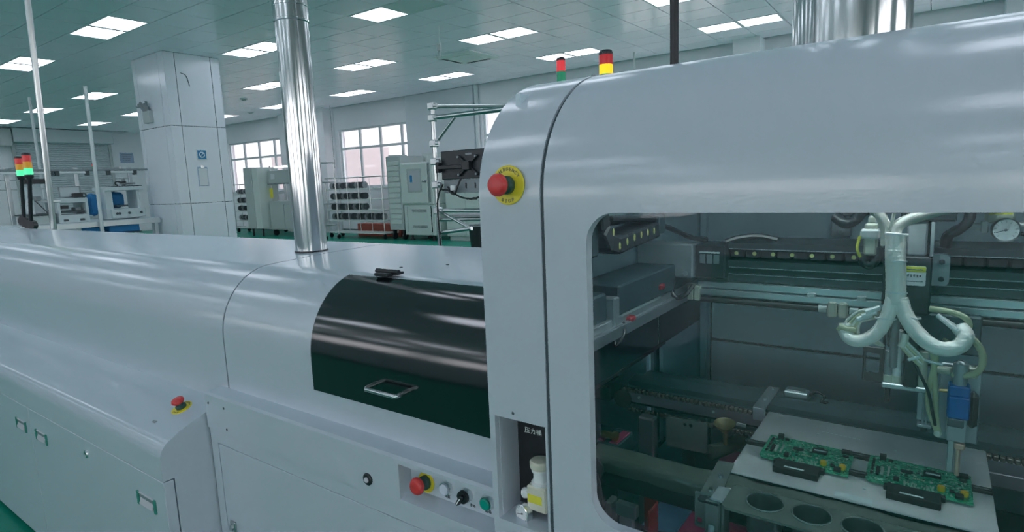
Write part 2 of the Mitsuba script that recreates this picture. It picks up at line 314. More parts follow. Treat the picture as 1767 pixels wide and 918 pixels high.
def tile_mesh(q, z0, z1):
    v = [(x, y, z0) for x, y in q] + [(x, y, z1) for x, y in q]
    f = [(0, 1, 2), (0, 2, 3), (4, 6, 5), (4, 7, 6)]
    for i in range(4): j = (i + 1) % 4; f += [(i, i + 4, j + 4), (i, j + 4, j)]
    m = trimesh.Trimesh(v, f, process=False); m.fix_normals(); return m
far_tiles, ntile = [], 0
row_name = {1: 'nearest row', 2: 'second row', 3: 'third row', 4: 'farthest row'}
ordn = ['rightmost', 'second from the right', 'third from the right', 'fourth from the right', 'fifth from the right', 'sixth from the right', 'seventh from the right', 'eighth from the right']
tiles = []
for v in range(-20, 22):
    for u in range(-8, 36):
        uc, vc = u + .5, v + .5
        q = tile_pts(u, u + 1, v, v + 1, 0.006)
        X, Y = np.mean([p[0] for p in q]), np.mean([p[1] for p in q])
        if X < LEFT + .2 or X > RIGHT - .2 or Y < FRONT + .2 or Y > BACK - .15: continue
        tiles.append((u, v, q, X, Y))
# a light is two tiles side by side: columns u = 5c-1 and 5c, row v = 4r-... centred on the row line
def light_tiles(r, c): return [(5 * c - 1, 4 * r - 1), (5 * c, 4 * r - 1)]
taken = {}
for (r, c) in lit:
    for t_ in light_tiles(r, c): taken[t_] = (r, c)
nearest = sorted([t for t in tiles if (t[0], t[1]) not in taken], key=lambda t: -1e9 if False else (t[3] ** 2 + t[4] ** 2) if (t[4] > 1.6 and t[3] < t[4] * .1 + .5) else 1e6 + t[3] ** 2 + t[4] ** 2)
for i, (u, v, q, X, Y) in enumerate(nearest):
    m = tile_mesh([(x, y) for x, y in q], CEIL, CEIL + .02)
    if i < 290: add('tile', m, 'ceiling_tile', 'ceiling', False)
    else: far_tiles.append(m)
add('far_tile', cat(far_tiles), 'ceiling_tile', 'ceiling', False, kind='stuff')
VIS = {1: [2, 3, 4], 2: [1, 2, 4, 5, 6], 3: [0, 1, 2, 3, 4, 5, 6], 4: [0, 1, 2, 3, 5]}
for (r, c) in sorted(lit):
    q2 = [tile_pts(u, u + 1, v, v + 1, 0.0) for u, v in light_tiles(r, c)]
    if np.mean([p[0] for q in q2 for p in q]) > RIGHT - .6: continue
    half = (r, c) == (2, 1)
    if r >= 1:
        o = VIS[r].index(c) if c in VIS[r] else None
        lab = f'white twin LED ceiling panel, {ordn[o]} in the {row_name[r]} of lights' if o is not None else 'twin LED ceiling panel beyond the edge of the view'
        if half: lab = 'LED ceiling panel with one half lit and one half dark, right of the chrome pipe'
        k = thing('ceiling_light', lab, 'ceiling light', 'recessed LED ceiling panels' if o is not None else 'ceiling panels beyond the view')
    else:
        k = thing('ceiling_light', 'white twin LED panel in the ceiling above and behind the viewer', 'ceiling light', 'ceiling panels behind the viewer')
    for j, q in enumerate(q2):
        cx_, cy_ = np.mean([p[0] for p in q]), np.mean([p[1] for p in q])
        inn = [(x + (0.03 if x < cx_ else -0.03), y + (0.03 if y < cy_ else -0.03)) for x, y in q]
        # frame: four thin bars around the diffuser
        P = Polygon(q).difference(Polygon(inn))
        add('frame', prism(P, 'z', CEIL - .004, CEIL + .02), 'frame_white', k, False)
        v = [(x, y, CEIL + .002) for x, y in inn]
        dm = trimesh.Trimesh(v, [(0, 2, 1), (0, 3, 2)], process=False)
        if dm.face_normals[0][2] > 0: dm.invert()
        if half and j == 0: add('diffuser', dm, 'unlit_panel', k, False, label='dark unlit half')
        else: add('diffuser', dm, 'diffuser_white', k, False, emit=PANEL_L)
# ceiling air conditioner, hanging hook, detectors
ac = thing('air_conditioner', 'square four-way air conditioner cassette set in the ceiling', 'air conditioner')
ax, ay = -7.85, 9.62
add('grille_plate', rbox(ax - .48, ax + .48, ay - .48, ay + .48, CEIL - .035, CEIL - .002, .01), 'diffuser_white', ac)
add('intake', rbox(ax - .29, ax + .29, ay - .29, ay + .29, CEIL - .045, CEIL - .034, .004), 'diffuser_white', ac)
for sx, sy, w_, h_ in ((0, .385, .3, .03), (-.385, 0, .03, .3)):
    add('outlet', rbox(ax + sx - w_, ax + sx + w_, ay + sy - h_, ay + sy + h_, CEIL - .042, CEIL - .034, .002), 'black_plastic', ac, label='dark air slot')
hk = thing('hanging_cable', 'thin cable with a looped plug hanging from the ceiling near the air conditioner', 'cable')
add('cord', tube([(-6.62, 7.45, CEIL), (-6.62, 7.45, 3.75), (-6.60, 7.45, 3.55), (-6.64, 7.45, 3.42)], .008, 8), 'white_plastic', hk)
add('plug', cat([rbox(-6.665, -6.615, 7.42, 7.47, 3.55, 3.66, .008), tube([(-6.64, 7.45, 3.56), (-6.69, 7.45, 3.46), (-6.62, 7.45, 3.42), (-6.60, 7.45, 3.54)], .008, 8)]), 'cabinet_grey', hk)
for x_, y_, w in ((-15.6, 9.4, 'nearer'), (-18.1, 11.1, 'farther')):
    d = thing('smoke_detector', f'small round smoke detector on the ceiling left of the chrome pipe, the {w} one', 'smoke detector')
    add('base', lathe([(0, 0), (.1, 0), (.1, .02), (0, .02)], (x_, y_, CEIL - .021)), 'frame_white', d)
    add('sensor', lathe([(0, 0), (.045, 0), (.07, .03), (0, .03)], (x_, y_, CEIL - .05)), 'cabinet_grey', d)

# ------------------------------------------------------------------ clad column
colk = thing('column', 'big square column clad in pale blue-grey panels with thin dark joints', 'column')
CX0, CX1, CY0, CY1 = -12.42, -11.2, 5.3, 6.32
add('core', box(CX0 + .012, CX1 - .012, CY0 + .012, CY1 - .012, 0, CEIL), 'panel_joint', colk, False)
zr = [0, 1.265, 2.665, CEIL]
xs_ = [CX0, CX0 + .14, CX1 - .20, CX1]; ys_ = [CY0, CY0 + .20, CY1 - .17, CY1]
for z0, z1 in zip(zr[:-1], zr[1:]):
    g = .005
    for side, (lo, hi) in (('y', (CY0, CY0 + .012)), ('y', (CY1 - .012, CY1))):
        for a, b in zip(xs_[:-1], xs_[1:]): add('panel', rbox(a + (g if a > CX0 else 0), b - (g if b < CX1 else 0), lo, hi, z0 + g, z1 - g, .003), 'panel_clad', colk)
    for lo, hi in ((CX1 - .012, CX1), (CX0, CX0 + .012)):
        for a, b in zip(ys_[:-1], ys_[1:]): add('panel', rbox(lo, hi, a + (g if a > CY0 else .013), b - (g if b < CY1 else .013), z0 + g, z1 - g, .003), 'panel_clad', colk)
sg = thing('column_sign', 'small square blue sign with a white ring on the column above the clipboard', 'sign')
add('plate', rbox(CX1, CX1 + .012, 5.70, 5.89, 2.055, 2.245, .004), 'frame_white', sg)
add('symbol_field', rbox(CX1 + .012, CX1 + .016, 5.715, 5.875, 2.07, 2.23, .002), 'sign_blue', sg, label='blue field')
add('symbol', cat([lathe([(.040, 0), (.054, 0), (.054, .002), (.040, .002), (.040, 0)], (CX1 + .016, 5.795, 2.15), (1, 0, 0)), turn(box(CX1 + .016, CX1 + .018, 5.755, 5.835, 2.145, 2.155), 45, (1, 0, 0), (CX1, 5.795, 2.15))]), 'print_white', sg, label='white ring with a slanted bar')
cb = thing('clipboard', 'clipboard with a white sheet hung on the column below the blue sign', 'clipboard')
add('board', rbox(CX1, CX1 + .01, 5.685, 5.87, 1.575, 1.93, .003), 'paper_blue', cb)
add('sheet', rbox(CX1 + .010, CX1 + .013, 5.70, 5.86, 1.585, 1.90, .001), 'paper', cb)
add('clip', rbox(CX1 + .010, CX1 + .022, 5.75, 5.81, 1.90, 1.96, .004), 'steel_tube', cb)
hw = thing('wall_bracket', 'grey wall box with fanned cable ends on the left face of the column', 'bracket')
add('box', rbox(-12.05, -11.80, CY0 - .08, CY0, 2.76, 2.98, .01), 'cabinet_grey', hw)
for i in range(6): add('cable', tube([(-12.0 + .03 * i, CY0 - .06, 2.97), (-12.08 + .045 * i, CY0 - .07, 3.06), (-12.2 + .075 * i, CY0 - .09, 3.08 + .03 * (i % 3))], .022, 8), 'grey_plastic', hw)
one('loose_wire', tube([(CX1 + .004, 5.58, 3.60), (CX1 + .006, 5.66, 3.57), (CX1 + .006, 5.70, 3.47), (CX1 + .006, 5.715, 3.38)], .006, 8), 'print_dark', 'thin dark wire curling down the right face of the column', 'wire')
one('drain_pipe', cyl((-9.95, BACK - .09, 0), (-9.95, BACK - .09, CEIL), .055), 'frame_white', 'white vertical drain pipe on the back wall beside the right window', 'pipe')
one('conduit', cyl((-15.4, BACK - .5, 2.05), (-15.4, BACK - .5, CEIL), .012, 10), 'cabinet_grey', 'thin conduit hanging before the middle window left edge', 'conduit')
one('conduit', cyl((-5.2, 11.8, 2.8), (-5.2, 11.8, CEIL), .02, 10), 'cabinet_white', 'thin white drop rod from the ceiling left of the black pole', 'conduit')
one('conduit', cyl((-2.1, 11.3, 2.8), (-2.1, 11.3, CEIL), .03, 10), 'cabinet_white', 'thin white drop rod from the ceiling left of the big chrome duct', 'conduit')

# roller shutter in the left wall
sh = thing('roller_shutter', 'wide grey roller shutter with its box on the far end wall', 'roller shutter')
SY0, SY1 = 7.05, 10.15
add('housing', rbox(LEFT + .005, LEFT + .42, SY0, SY1, 3.46, CEIL - .02, .01), 'machine_pale', sh)
sl = [rbox(LEFT + .08, LEFT + .11, SY0 + .1, SY1 - .1, z, z + .072, .012) for z in np.arange(0.0, 3.46, .078)]
for m in sl: add('slat', m, 'shutter_paint', sh)
for y in (SY0, SY1 - .1): add('guide', rbox(LEFT + .005, LEFT + .14, y, y + .1, 0, 3.46, .004), 'cabinet_grey', sh)
one('motor_box', rbox(LEFT, LEFT + .5, SY0 - .42, SY0 - .05, 3.3, 3.9, .02), 'cabinet_grey', 'dark motor box at the left end of the roller shutter', 'motor')
ws = thing('wall_sign', 'small white notice with faint print on the end wall right of the shutter', 'sign')
add('sheet', rbox(LEFT, LEFT + .01, 10.45, 10.95, 2.75, 3.15, .003), 'paper_blue', ws)
for i in range(4): add('line', box(LEFT + .010, LEFT + .013, 10.5 + .02 * i, 10.9 - .03 * i, 3.07 - .08 * i, 3.10 - .08 * i), 'print_grey', ws)

# pale building outside, far beyond the windows
fb = thing('factory_building', 'pale factory building seen faintly through the back windows', 'building')
add('wall', box(-75, 10, 44, 56, -3, 3.4), 'far_render', fb, False)
add('annexe', box(-62, -47, 40, 44, -3, 5.4), 'far_render', fb, False)
for x in np.arange(-72, 8, 6.5):
    add('window', box(x, x + 2.4, 43.94, 44.0, 0.5, 2.7), 'far_glass', fb, False)

# ------------------------------------------------------------------ curing oven (long left machine)
def oven_profile(inset=0.0):
    """(y, z) outline of the hood, from the ledge up over the rounded shoulder to the rear edge."""
    y0, zt, a, b = 0.897 + inset, 1.228 - inset, .185, .20
    pts = [(y0, .80), (y0, zt - b - .012)]
    for t in np.linspace(0, np.pi / 2, 18): pts.append((y0 + a * (1 - math.cos(t)), zt - .012 - b + b * math.sin(t)))
    pts += [(1.30, zt - .003), (1.565 - inset, zt), (1.575 - inset, zt - .01), (1.575 - inset, .05), (y0 + .05, .05), (y0 + .05, .80)]
    return Polygon(pts)
ov = thing('curing_oven', 'long pale grey curing oven with rounded hood, running to the left edge of the picture', 'oven')
add('tunnel_hood', prism(oven_profile(), 'x', -9.0, -1.7305), 'machine_paint', ov, label='long rounded hood')
add('end_hood', cut(prism(oven_profile(), 'x', -1.7235, -.655), box(-.90, -.5, 1.0, 1.55, .70, .985)), 'machine_paint', ov, label='hood section with the dark visor')
add('seam', prism(oven_profile(.004), 'x', -1.7305, -1.7235), 'groove', ov, label='dark joint between the hood sections')
# right lower section: ledge box
XL, XR = -1.765, -.655
front = Polygon([(.84, .747), (.84, .852), (.846, .858), (.897, .858), (.96, .858), (.96, .747)])
lb = prism(front, 'x', XL, XR)
lb = cut(lb, prism(Polygon([(.83, .756), (.83, .842), (.877, .842), (.877, .77)]), 'x', -.936, -.60))
add('control_ledge', lb, 'machine_paint', ov, 25, label='flat ledge with a recess for the buttons')
lower = Polygon([(.8455, .02), (.8455, .746), (.94, .746), (.94, .02)])
add('lower_front', cut(prism(lower, 'x', XL, XR), box(-1.727, -.70, .80, .852, .10, .703)), 'machine_paint', ov, 25)
dr_ = add('lower_door', rbox(-1.7245, -.7025, .8455, .853, .1025, .7005, .0015), 'machine_paint', ov, label='flush door under the button recess')
def cam_lock(parent, x, y, z, s=1.0):
    k = add('lock', lathe([(0, 0), (.0145 * s, 0), (.0145 * s, .003), (.012 * s, .005), (0, .005)], (x, y, z), (0, -1, 0), 24), 'black_plastic', parent, label='round black lock')
    return k, lathe([(0, .005), (.0065 * s, .005), (.0065 * s, .0075), (0, .0085)], (x, y, z), (0, -1, 0), 20)
k, m = cam_lock(ov, -1.04, .84, .7785); add('key_barrel', m, 'pull_pale', k)
add('latch', cat([rbox(-1.70, -1.672, .838, .8455, .425, .462, .003), cyl((-1.686, .838, .444), (-1.686, .832, .444), .008, 14)]), 'steel_tube', dr_)
for x, z, y in ((-1.747, .826, .84), (-1.66, .826, .84), (-1.655, .762, .84)):
    add('screw', lathe([(0, 0), (.004, 0), (.003, .0015), (0, .002)], (x, y, z), (0, -1, 0), 10), 'print_dark', ov)
# visor: dark curved sheet just proud of the hood
yo, zt_, a_, b_ = .897, 1.228, .185, .20
ppts = [(yo, .932)] + [(yo + a_ * (1 - math.cos(t)), zt_ - .012 - b_ + b_ * math.sin(t)) for t in np.linspace(0, math.radians(76), 26)]
ppts = np.array([ppts[0], (yo, .98)] + ppts[1:])
tg = np.gradient(ppts, axis=0); nn = np.stack([-tg[:, 1], tg[:, 0]], 1); nn /= np.linalg.norm(nn, axis=1, keepdims=True)
ring = np.vstack([ppts + nn * .004, (ppts + nn * .0005)[::-1]])
vis = add('visor', prism(Polygon(ring), 'x', -1.294, -.658), 'visor_acrylic', ov, 40, label='dark curved acrylic viewing cover')
add('handle', tube([(-1.052, .893, .990), (-1.052, .865, .988), (-1.048, .860, .987), (-.952, .860, .987), (-.948, .865, .988), (-.948, .893, .990)], .0055, 10, smooth=False), 'steel_tube', vis, 60, label='steel bow handle')
hg = V(-1.158, 1.055, 1.2235)
add('hinge', cat([rbox(hg[0] - .035, hg[0] + .035, hg[1] - .008, hg[1] + .022, 1.2195, 1.2265, .002), cyl((hg[0] - .042, hg[1] - .004, 1.228), (hg[0] + .042, hg[1] - .004, 1.228), .006, 12), rbox(hg[0] - .025, hg[0] + .025, hg[1] - .03, hg[1] - .006, 1.2175, 1.2265, .002)]), 'black_plastic', vis, label='black hinge')
for x, y in ((-1.19, 1.13), (-1.10, 1.22), (-1.06, 1.33)): add('screw', lathe([(0, 0), (.005, 0), (.004, .002), (0, .0025)], (x, y, 1.2245), (0, 0, 1), 10), 'print_dark', ov)

def ring_text(text, r, h, a0, a1, plane, flip=False):
    out = []
    for i, ch in enumerate(text):
        a = math.radians(a0 + (a1 - a0) * (i + .5) / len(text)); m = meshkit.text_mesh(ch, h, .0004, bold=True)
        m.apply_translation((-(m.bounds[0][0] + m.bounds[1][0]) / 2, -h / 2, 0))
        m = turn(m, math.degrees(a) + (90 if flip else -90)); m.apply_translation((r * math.cos(a), r * math.sin(a), plane)); out.append(m)
    return cat(out)
def estop(parent, at, axis, up, r_plate=.031, head=.019, text=True, stick=.038):
    """mushroom button: legend plate, collar, head; local z is the axis."""
    z = np.asarray(axis, float); z /= np.linalg.norm(z); y = np.asarray(up, float); y -= z * (y @ z); y /= np.linalg.norm(y); x = np.cross(y, z)
    M = np.eye(4); M[:3, 0], M[:3, 1], M[:3, 2], M[:3, 3] = x, y, z, at
    def go(m): m = m.copy(); m.apply_transform(M); return m
    h = stick
    k = add('emergency_stop', go(lathe([(0, h - .016), (head - .004, h - .016), (head, h - .011), (head, h - .007), (head - .003, h - .002), (head * .6, h), (0, h + .0005)], n=40)), 'red_cap', parent, 40, label='red mushroom emergency stop button')
    add('legend_plate', go(lathe([(0, 0), (r_plate, 0), (r_plate, .0012), (r_plate - .001, .002), (0, .002)], n=48)), 'yellow_plate', k, label='round yellow plate')
    add('collar', go(lathe([(0, .002), (head * .82, .002), (head * .82, .010), (head * .66, .013), (head * .66, h - .014), (0, h - .014)], n=32)), 'dark_green', k)
    if text:
        add('lettering', go(cat([ring_text('EMERGENCY', r_plate * .80, .0052, 152, 28, .002), ring_text('STOP', r_plate * .80, .0052, 238, 302, .002, True)])), 'print_dark', k, False, label='EMERGENCY STOP lettering')
    return k
# buttons in the recess
PY = .877
estop(ov, V(-.888, PY - .001, .797), (0, -1, .12), (0, 0, 1), .0235, .019, text=False, stick=.038)
for x, mat_, lab in ((-.826, 'white_button', 'white push button'), (-.771, None, 'black selector switch'), (-.715, 'green_button', 'green push button')):
    z = .802
    r = .0145
    k = add('button' if mat_ else 'selector', lathe([(0, .010), (r * .83, .010), (r * .83, .014), (r * .7, .0155), (0, .016)] if mat_ else [(0, .010), (r * .95, .010), (r * .92, .018), (0, .018)], (x, PY, z), (0, -1, 0), 28), mat_ or 'black_plastic', ov, label=lab)
    add('bezel', lathe([(r * .85, 0), (r * 1.12, 0), (r * 1.12, .003), (r * .98, .011), (r * .86, .011), (r * .85, 0)], (x, PY, z), (0, -1, 0), 28), 'chrome', k)
    if not mat_:
        add('lever', turn(rbox(x - .0042, x + .0042, PY - .026, PY - .012, z - .019, z + .008, .002), 35, (0, 1, 0), (x, PY, z)), 'black_plastic', k)
        add('pointer', turn(rbox(x - .0012, x + .0012, PY - .0265, PY - .0255, z - .016, z + .002, .0002), 35, (0, 1, 0), (x, PY, z)), 'print_white', k)
add('button_text', cat([hanzi('电源', .0075, -.836, PY - .0006, .7765), hanzi('手动', .0065, -.792, PY - .0006, .7775), hanzi('自动', .0065, -.764, PY - .0006, .7775), hanzi('启动', .0075, -.724, PY - .0006, .7765)]), 'print_dark', ov, False, label='small dark lettering under the buttons', kind='stuff')

# projecting lower cabinets on the left
CE = -1.773
cp = [(.70, .629), (.70, .695)] + [(.70 + .055 * (1 - math.cos(t)), .695 + .055 * math.sin(t)) for t in np.linspace(0, math.radians(72), 10)]
cp += [(.762, .762), (.842, .791), (.915, .820), (.90, .629)]
add('cabinet_top', prism(Polygon(cp), 'x', -9.0, CE), 'machine_paint', ov, label='sloping top over the side cabinets')
add('cabinet_body', box(-9.0, CE, .7325, .935, .02, .629), 'machine_paint', ov, False)
edges = [CE, -2.925, -4.09, -5.25, -6.41, -7.57, -9.0]
for i, (b, a) in enumerate(zip(edges[:-1], edges[1:])):
    d = add('cabinet_door', rbox(a + .0025, b - (.0025 if i else 0), .70, .7295, .03, .6255, .002), 'machine_paint', ov, label='flush side cabinet door')
    def pull(xc, zc=.527, w=.058, h=.026):
        q = add('pull', cat([box(xc - w, xc + w, .6985, .7005, zc - h, zc + h)]), 'steel_tube', d, False, label='steel recessed pull')
        return q
    xs2 = {0: (-2.80, -1.90), 1: (-3.035,), 2: (-4.22,), 3: (-5.38,), 4: (-6.54,), 5: (-7.70,)}[i]
    for xc in xs2:
        w, h, zc = .055, .020, .531
        add('pull', cat([rbox(xc - w, xc + w, .697, .7005, zc + h - .004, zc + h, .0008), rbox(xc - w, xc + w, .697, .7005, zc - h, zc - h + .004, .0008),
                         prism(Polygon([(.6995, zc - h + .003), (.6995, zc + h - .003), (.7003, zc + h - .003), (.7003, zc - h + .003)]), 'x', xc - w + .008, xc + w - .008),
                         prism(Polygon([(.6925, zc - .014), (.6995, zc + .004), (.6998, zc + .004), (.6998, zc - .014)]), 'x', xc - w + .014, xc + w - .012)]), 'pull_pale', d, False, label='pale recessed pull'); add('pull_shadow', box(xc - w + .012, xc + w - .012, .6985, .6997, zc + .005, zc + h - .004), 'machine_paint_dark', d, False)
        for s in (-1, 1): add('pull_end', rbox(xc + s * w - .006, xc + s * w + .006, .6955, .7005, zc - h - .002, zc + h + .002, .001), 'pull_end', d)
    if i == 0:
        q = add('lock', lathe([(0, 0), (.0145, 0), (.0145, .003), (.012, .006), (.009, .006), (.008, .003), (0, .003)], (-2.343, .70, .575), (0, -1, 0), 24), 'chrome', d, label='round chrome lock'); add('key_slot', lathe([(0, .003), (.008, .003), (.008, .0038), (0, .0038)], (-2.343, .70, .575), (0, -1, 0), 24), 'black_plastic', q)
sl_n = V(0, -.35, .937)
estop(ov, V(-1.893, .828, .7862), sl_n, (-.2, .937, .35), .031, .019, stick=.036)
add('button_text', cat([moved(turn(hanzi('电源', .011, 0, 0, 0), -70, (1, 0, 0)), -1.935, .752, .7585)]), 'print_grey', ov, False, label='faint lettering beside the emergency stop', kind='stuff')

# chrome exhaust pipe on the oven
ep = thing('exhaust_pipe', 'slim polished steel exhaust pipe rising from the oven hood to the ceiling', 'exhaust pipe')
px_, py_, pr = -1.842, 1.315, .0555
add('lower_section', lathe([(pr - .003, 0), (pr, 0), (pr, .80), (pr - .003, .80), (pr - .003, 0)], (px_, py_, 1.226), n=64), 'polished', ep)
add('upper_section', lathe([(pr - .004, 0), (pr + .0025, 0), (pr + .0025, CEIL - 2.022), (pr - .004, CEIL - 2.022), (pr - .004, 0)], (px_, py_, 2.022), n=64), 'polished', ep)
for z in (2.016, 2.066): add('band', lathe([(pr + .001, 0), (pr + .0045, .002), (pr + .0045, .008), (pr + .001, .01), (pr + .001, 0)], (px_, py_, z), n=64), 'chrome', ep)
add('base_gasket', lathe([(pr - .002, 0), (pr + .003, 0), (pr + .003, .004), (pr - .002, .004), (pr - .002, 0)], (px_, py_, 1.2255), n=64), 'black_plastic', ep)
# thin rods with black lower sleeves at the rear of the oven
rd = thing('steel_rod', 'thin bright steel rod rising at the left from the oven, black sleeve at its foot', 'rod')
add('rod', cyl((-5.36, 1.60, 1.0), (-5.12, 1.615, CEIL), .019, 20), 'steel_tube', rd)
add('sleeve', cyl((-5.49, 1.64, 1.0), (-5.465, 1.64, 1.42), .018, 16), 'black_plastic', rd)
add('clamp', rbox(-5.49, -5.31, 1.59, 1.66, 1.42, 1.445, .006), 'aluminium', rd)
one('steel_rod', cyl((-11.9, 4.25, 0), (-11.75, 4.25, 3.3), .028, 16), 'frame_white', 'pale steel post standing in front of the far work bench', 'rod')
one('steel_rod', cyl((-13.6, 4.0, 0), (-13.6, 4.0, 3.3), .024, 16), 'frame_white', 'pale short post above the work bench at far left', 'rod')
def tower_lamp(name, x, y, z, r, tiers, label, pole=None, hs=1.75):
    k = thing(name, label, 'signal lamp'); h = r * hs; zz = z
    for mat_, em in tiers[::-1]:
        add('tier', lathe([(0, 0), (r, 0), (r, h * .9), (r * .96, h * .95), (r * .96, h), (0, h)], (x, y, zz), n=28), mat_, k, emit=em, label={'lamp_red': 'red tier', 'lamp_amber': 'amber tier', 'lamp_yellow_lit': 'lit yellow tier', 'lamp_green': 'green tier', 'lamp_green_lit': 'lit green tier'}[mat_]); zz += h
    add('cap', lathe([(0, 0), (r, 0), (r, r * .35), (r * .85, r * .6), (0, r * .65)], (x, y, zz), n=28), 'black_plastic', k)
    add('base', lathe([(0, -r * 1.1), (r * .8, -r * 1.1), (r * 1.02, -r * .5), (r * 1.02, 0), (0, 0)], (x, y, z), n=28), 'black_plastic', k)
    if pole:
        p = np.array(pole, float)
        add('pole', cyl(p, (x, y, z - r * .9), r * .5, 16), 'black_plastic', k)
        add('foot', cat([lathe([(0, -.02), (r * 1.5, -.02), (r * 1.5, .02), (0, .02)], p, (0.6, -1, 0), 24), cyl(p + V(0, 0, -.05), p, r * .8, 16)]), 'black_plastic', k)
    return k
G, Am, Rd = ('lamp_green_lit', (0.05, 0.85, 0.32)), ('lamp_amber', (0.16, 0.07, 0.0)), ('lamp_red', (0.16, 0.012, 0.01))
tower_lamp('signal_lamp', -5.95, 1.62, 1.640, .026, [Rd, Am, G], 'three-colour signal lamp at far left, the shorter of the two, green tier lit', (-6.04, 1.62, 1.28))
tower_lamp('signal_lamp', -5.69, 1.60, 1.640, .028, [Rd, Am, G], 'three-colour signal lamp at far left, the taller of the two, green tier lit', (-5.82, 1.60, 1.25))

# ------------------------------------------------------------------ coating machine
def coat_curve(y0, zt, a, b, n=20): return [(y0 + a * (1 - math.cos(t)), zt - b + b * math.sin(t)) for t in np.linspace(0, np.pi / 2, n)]
outer = coat_curve(.80, 1.6365, .25, .2165)
inner = coat_curve(.818, 1.6165, .232, .1965)[::-1]
shell = Polygon([(.80, .06)] + outer + [(2.05, 1.6365), (2.05, 1.6165)] + inner + [(.818, .06)])
cm = thing('coating_machine', 'large pale grey conformal coating machine with a rounded top and a big window', 'machine')
WX0, WX1, WB, WT = -.4345, .44, .889, 1.3965
hole = prism(rrect(WX0, WX1, WB, WT, .047, 10), 'y', .7, .9)
add('hood', cut(prism(shell, 'x', -.5095, .56), hole), 'machine_paint', cm, 22, label='front hood with the window opening')
lp = prism(shell, 'x', -.64, -.5165)
lp = cut(lp, box(-.628, -.521, .7, .83, .834, 1.0335))
add('side_cover', lp, 'machine_paint', cm, 22, label='narrow left cover with the emergency stop')
shell_in = Polygon([(.803, .06)] + coat_curve(.803, 1.6335, .25, .2165) + [(2.05, 1.6335), (2.05, 1.6165)] + inner + [(.818, .06)])
add('seam', prism(shell_in, 'x', -.5165, -.5095), 'groove', cm, 22, label='dark joint beside the hood')
solid = Polygon([(.818, .06)] + coat_curve(.818, 1.6165, .232, .1965) + [(2.05, 1.6165), (2.05, .06)])
add('left_side', cut(prism(solid, 'x', -.638, -.628), box(-.9, -.5, 1.0, 1.54, .70, .985)), 'machine_paint', cm, 22)
add('right_side', prism(solid, 'x', .55, .56), 'machine_paint', cm, 22)
add('rear_panel', box(-.64, .56, 2.03, 2.05, .06, 1.6165), 'machine_paint', cm, False)
gl = trimesh.Trimesh([(WX0 - .012, .8185, WB - .012), (WX1 + .012, .8185, WB - .012), (WX1 + .012, .8185, WT + .010), (WX0 - .012, .8185, WT + .010)], [(0, 1, 2), (0, 2, 3)], process=False)
add('window_pane', gl, 'door_acrylic', cm, False, label='clear teal-tinted viewing pane')
add('plinth', box(-.62, .54, .83, 2.02, 0, .06), 'black_matte', cm, False)
estop(cm, V(-.577, .7995, 1.4425), (0, -1, 0.03), (0, 0, 1), .0325, .0185, stick=.038)
# regulator niche
nb = [box(-.629, -.627, .812, .870, .833, 1.035), box(-.522, -.520, .812, .870, .833, 1.035), box(-.629, -.520, .812, .870, .832, .834), box(-.629, -.520, .812, .870, 1.0335, 1.0355)]
nk = add('niche', cat(nb), 'machine_paint', cm, False, label='recess holding the air regulator')
add('back_plate', box(-.629, -.520, .868, .870, .834, 1.034), 'black_matte', nk, False)
add('lettering', hanzi('压力桶', .0115, -.6105, .8676, .979), 'print_white', nk, False, label='white Chinese lettering 压力桶')
for x, z in ((-.587, 1.045),): add('screw', lathe([(0, 0), (.003, 0), (.002, .0012), (0, .0015)], (x, .80, z), (0, -1, 0), 10), 'print_dark', cm)
rg = thing('air_regulator', 'white air regulator with round pressure gauge in the niche left of the window', 'regulator')
bx, by, bz = -.563, .845, .8735
add('body', rbox(bx - .021, bx + .021, by - .018, by + .018, bz - .022, bz + .026, .003), 'cream_plastic', rg)
add('bonnet', lathe([(0, 0), (.018, 0), (.018, .004), (.014, .006), (.013, .022), (.016, .024), (.016, .03), (0, .03)], (bx, by, bz + .026), n=28), 'white_plastic', rg)
add('knob', lathe([(0, 0), (.018, 0), (.0195, .003), (.0195, .012), (.017, .015), (0, .016)], (bx, by, bz + .057), n=32), 'cream_plastic', rg)
add('sticker', rbox(bx - .018, bx + .012, by - .0186, by - .0178, bz - .006, bz + .010, .0002), 'label_yellow', rg, label='yellow sticker')
add('port', cat([cyl((bx - .021, by, bz + .002), (bx - .040, by, bz - .004), .010, 16, .002), cyl((bx + .021, by, bz - .004), (bx + .040, by, bz - .004), .009, 16)]), 'white_plastic', rg)
gk = add('gauge', lathe([(0, 0), (.0165, 0), (.0175, .002), (.0175, .014), (.0155, .015), (.0155, .0125), (0, .0125)], (bx - .024, by - .013, bz - .030), (-.25, -1, .05), 36), 'chrome', rg, label='round pressure gauge')
M = np.eye(4); fz = V(-.25, -1, .05) / np.linalg.norm(V(-.25, -1, .05)); fy = V(0, 0, 1) - fz * fz[2]; fy /= np.linalg.norm(fy)
M[:3, 0], M[:3, 1], M[:3, 2], M[:3, 3] = np.cross(fy, fz), fy, fz, V(bx - .024, by - .013, bz - .030)
def dial(parent, M, r, h):
    def go(m): m = m.copy(); m.apply_transform(M); return m
    add('dial', go(lathe([(0, h - .0012), (r, h - .0012), (r, h), (0, h)], n=32)), 'paper', parent)
    tk = [turn(box(r * .72, r * .93, -.0003, .0003, h, h + .0003), a) for a in range(-45, 226, 27)]
    add('needle', go(cat(tk + [turn(box(-r * .2, r * .75, -.0006, .0006, h + .0003, h + .0008), 200), lathe([(0, 0), (r * .13, 0), (0, .0012)], (0, 0, h), n=12)])), 'print_dark', parent)
dial(gk, M, .0153, .0132)
one('gland', cat([rbox(-.560, -.546, 1.055, 1.069, 1.6365, 1.6425, .002), cyl((-.553, 1.062, 1.6425), (-.553, 1.062, 1.645), .004, 12)]), 'grey_plastic', 'small dark cable gland on top of the machine at the hood joint', 'cable gland')
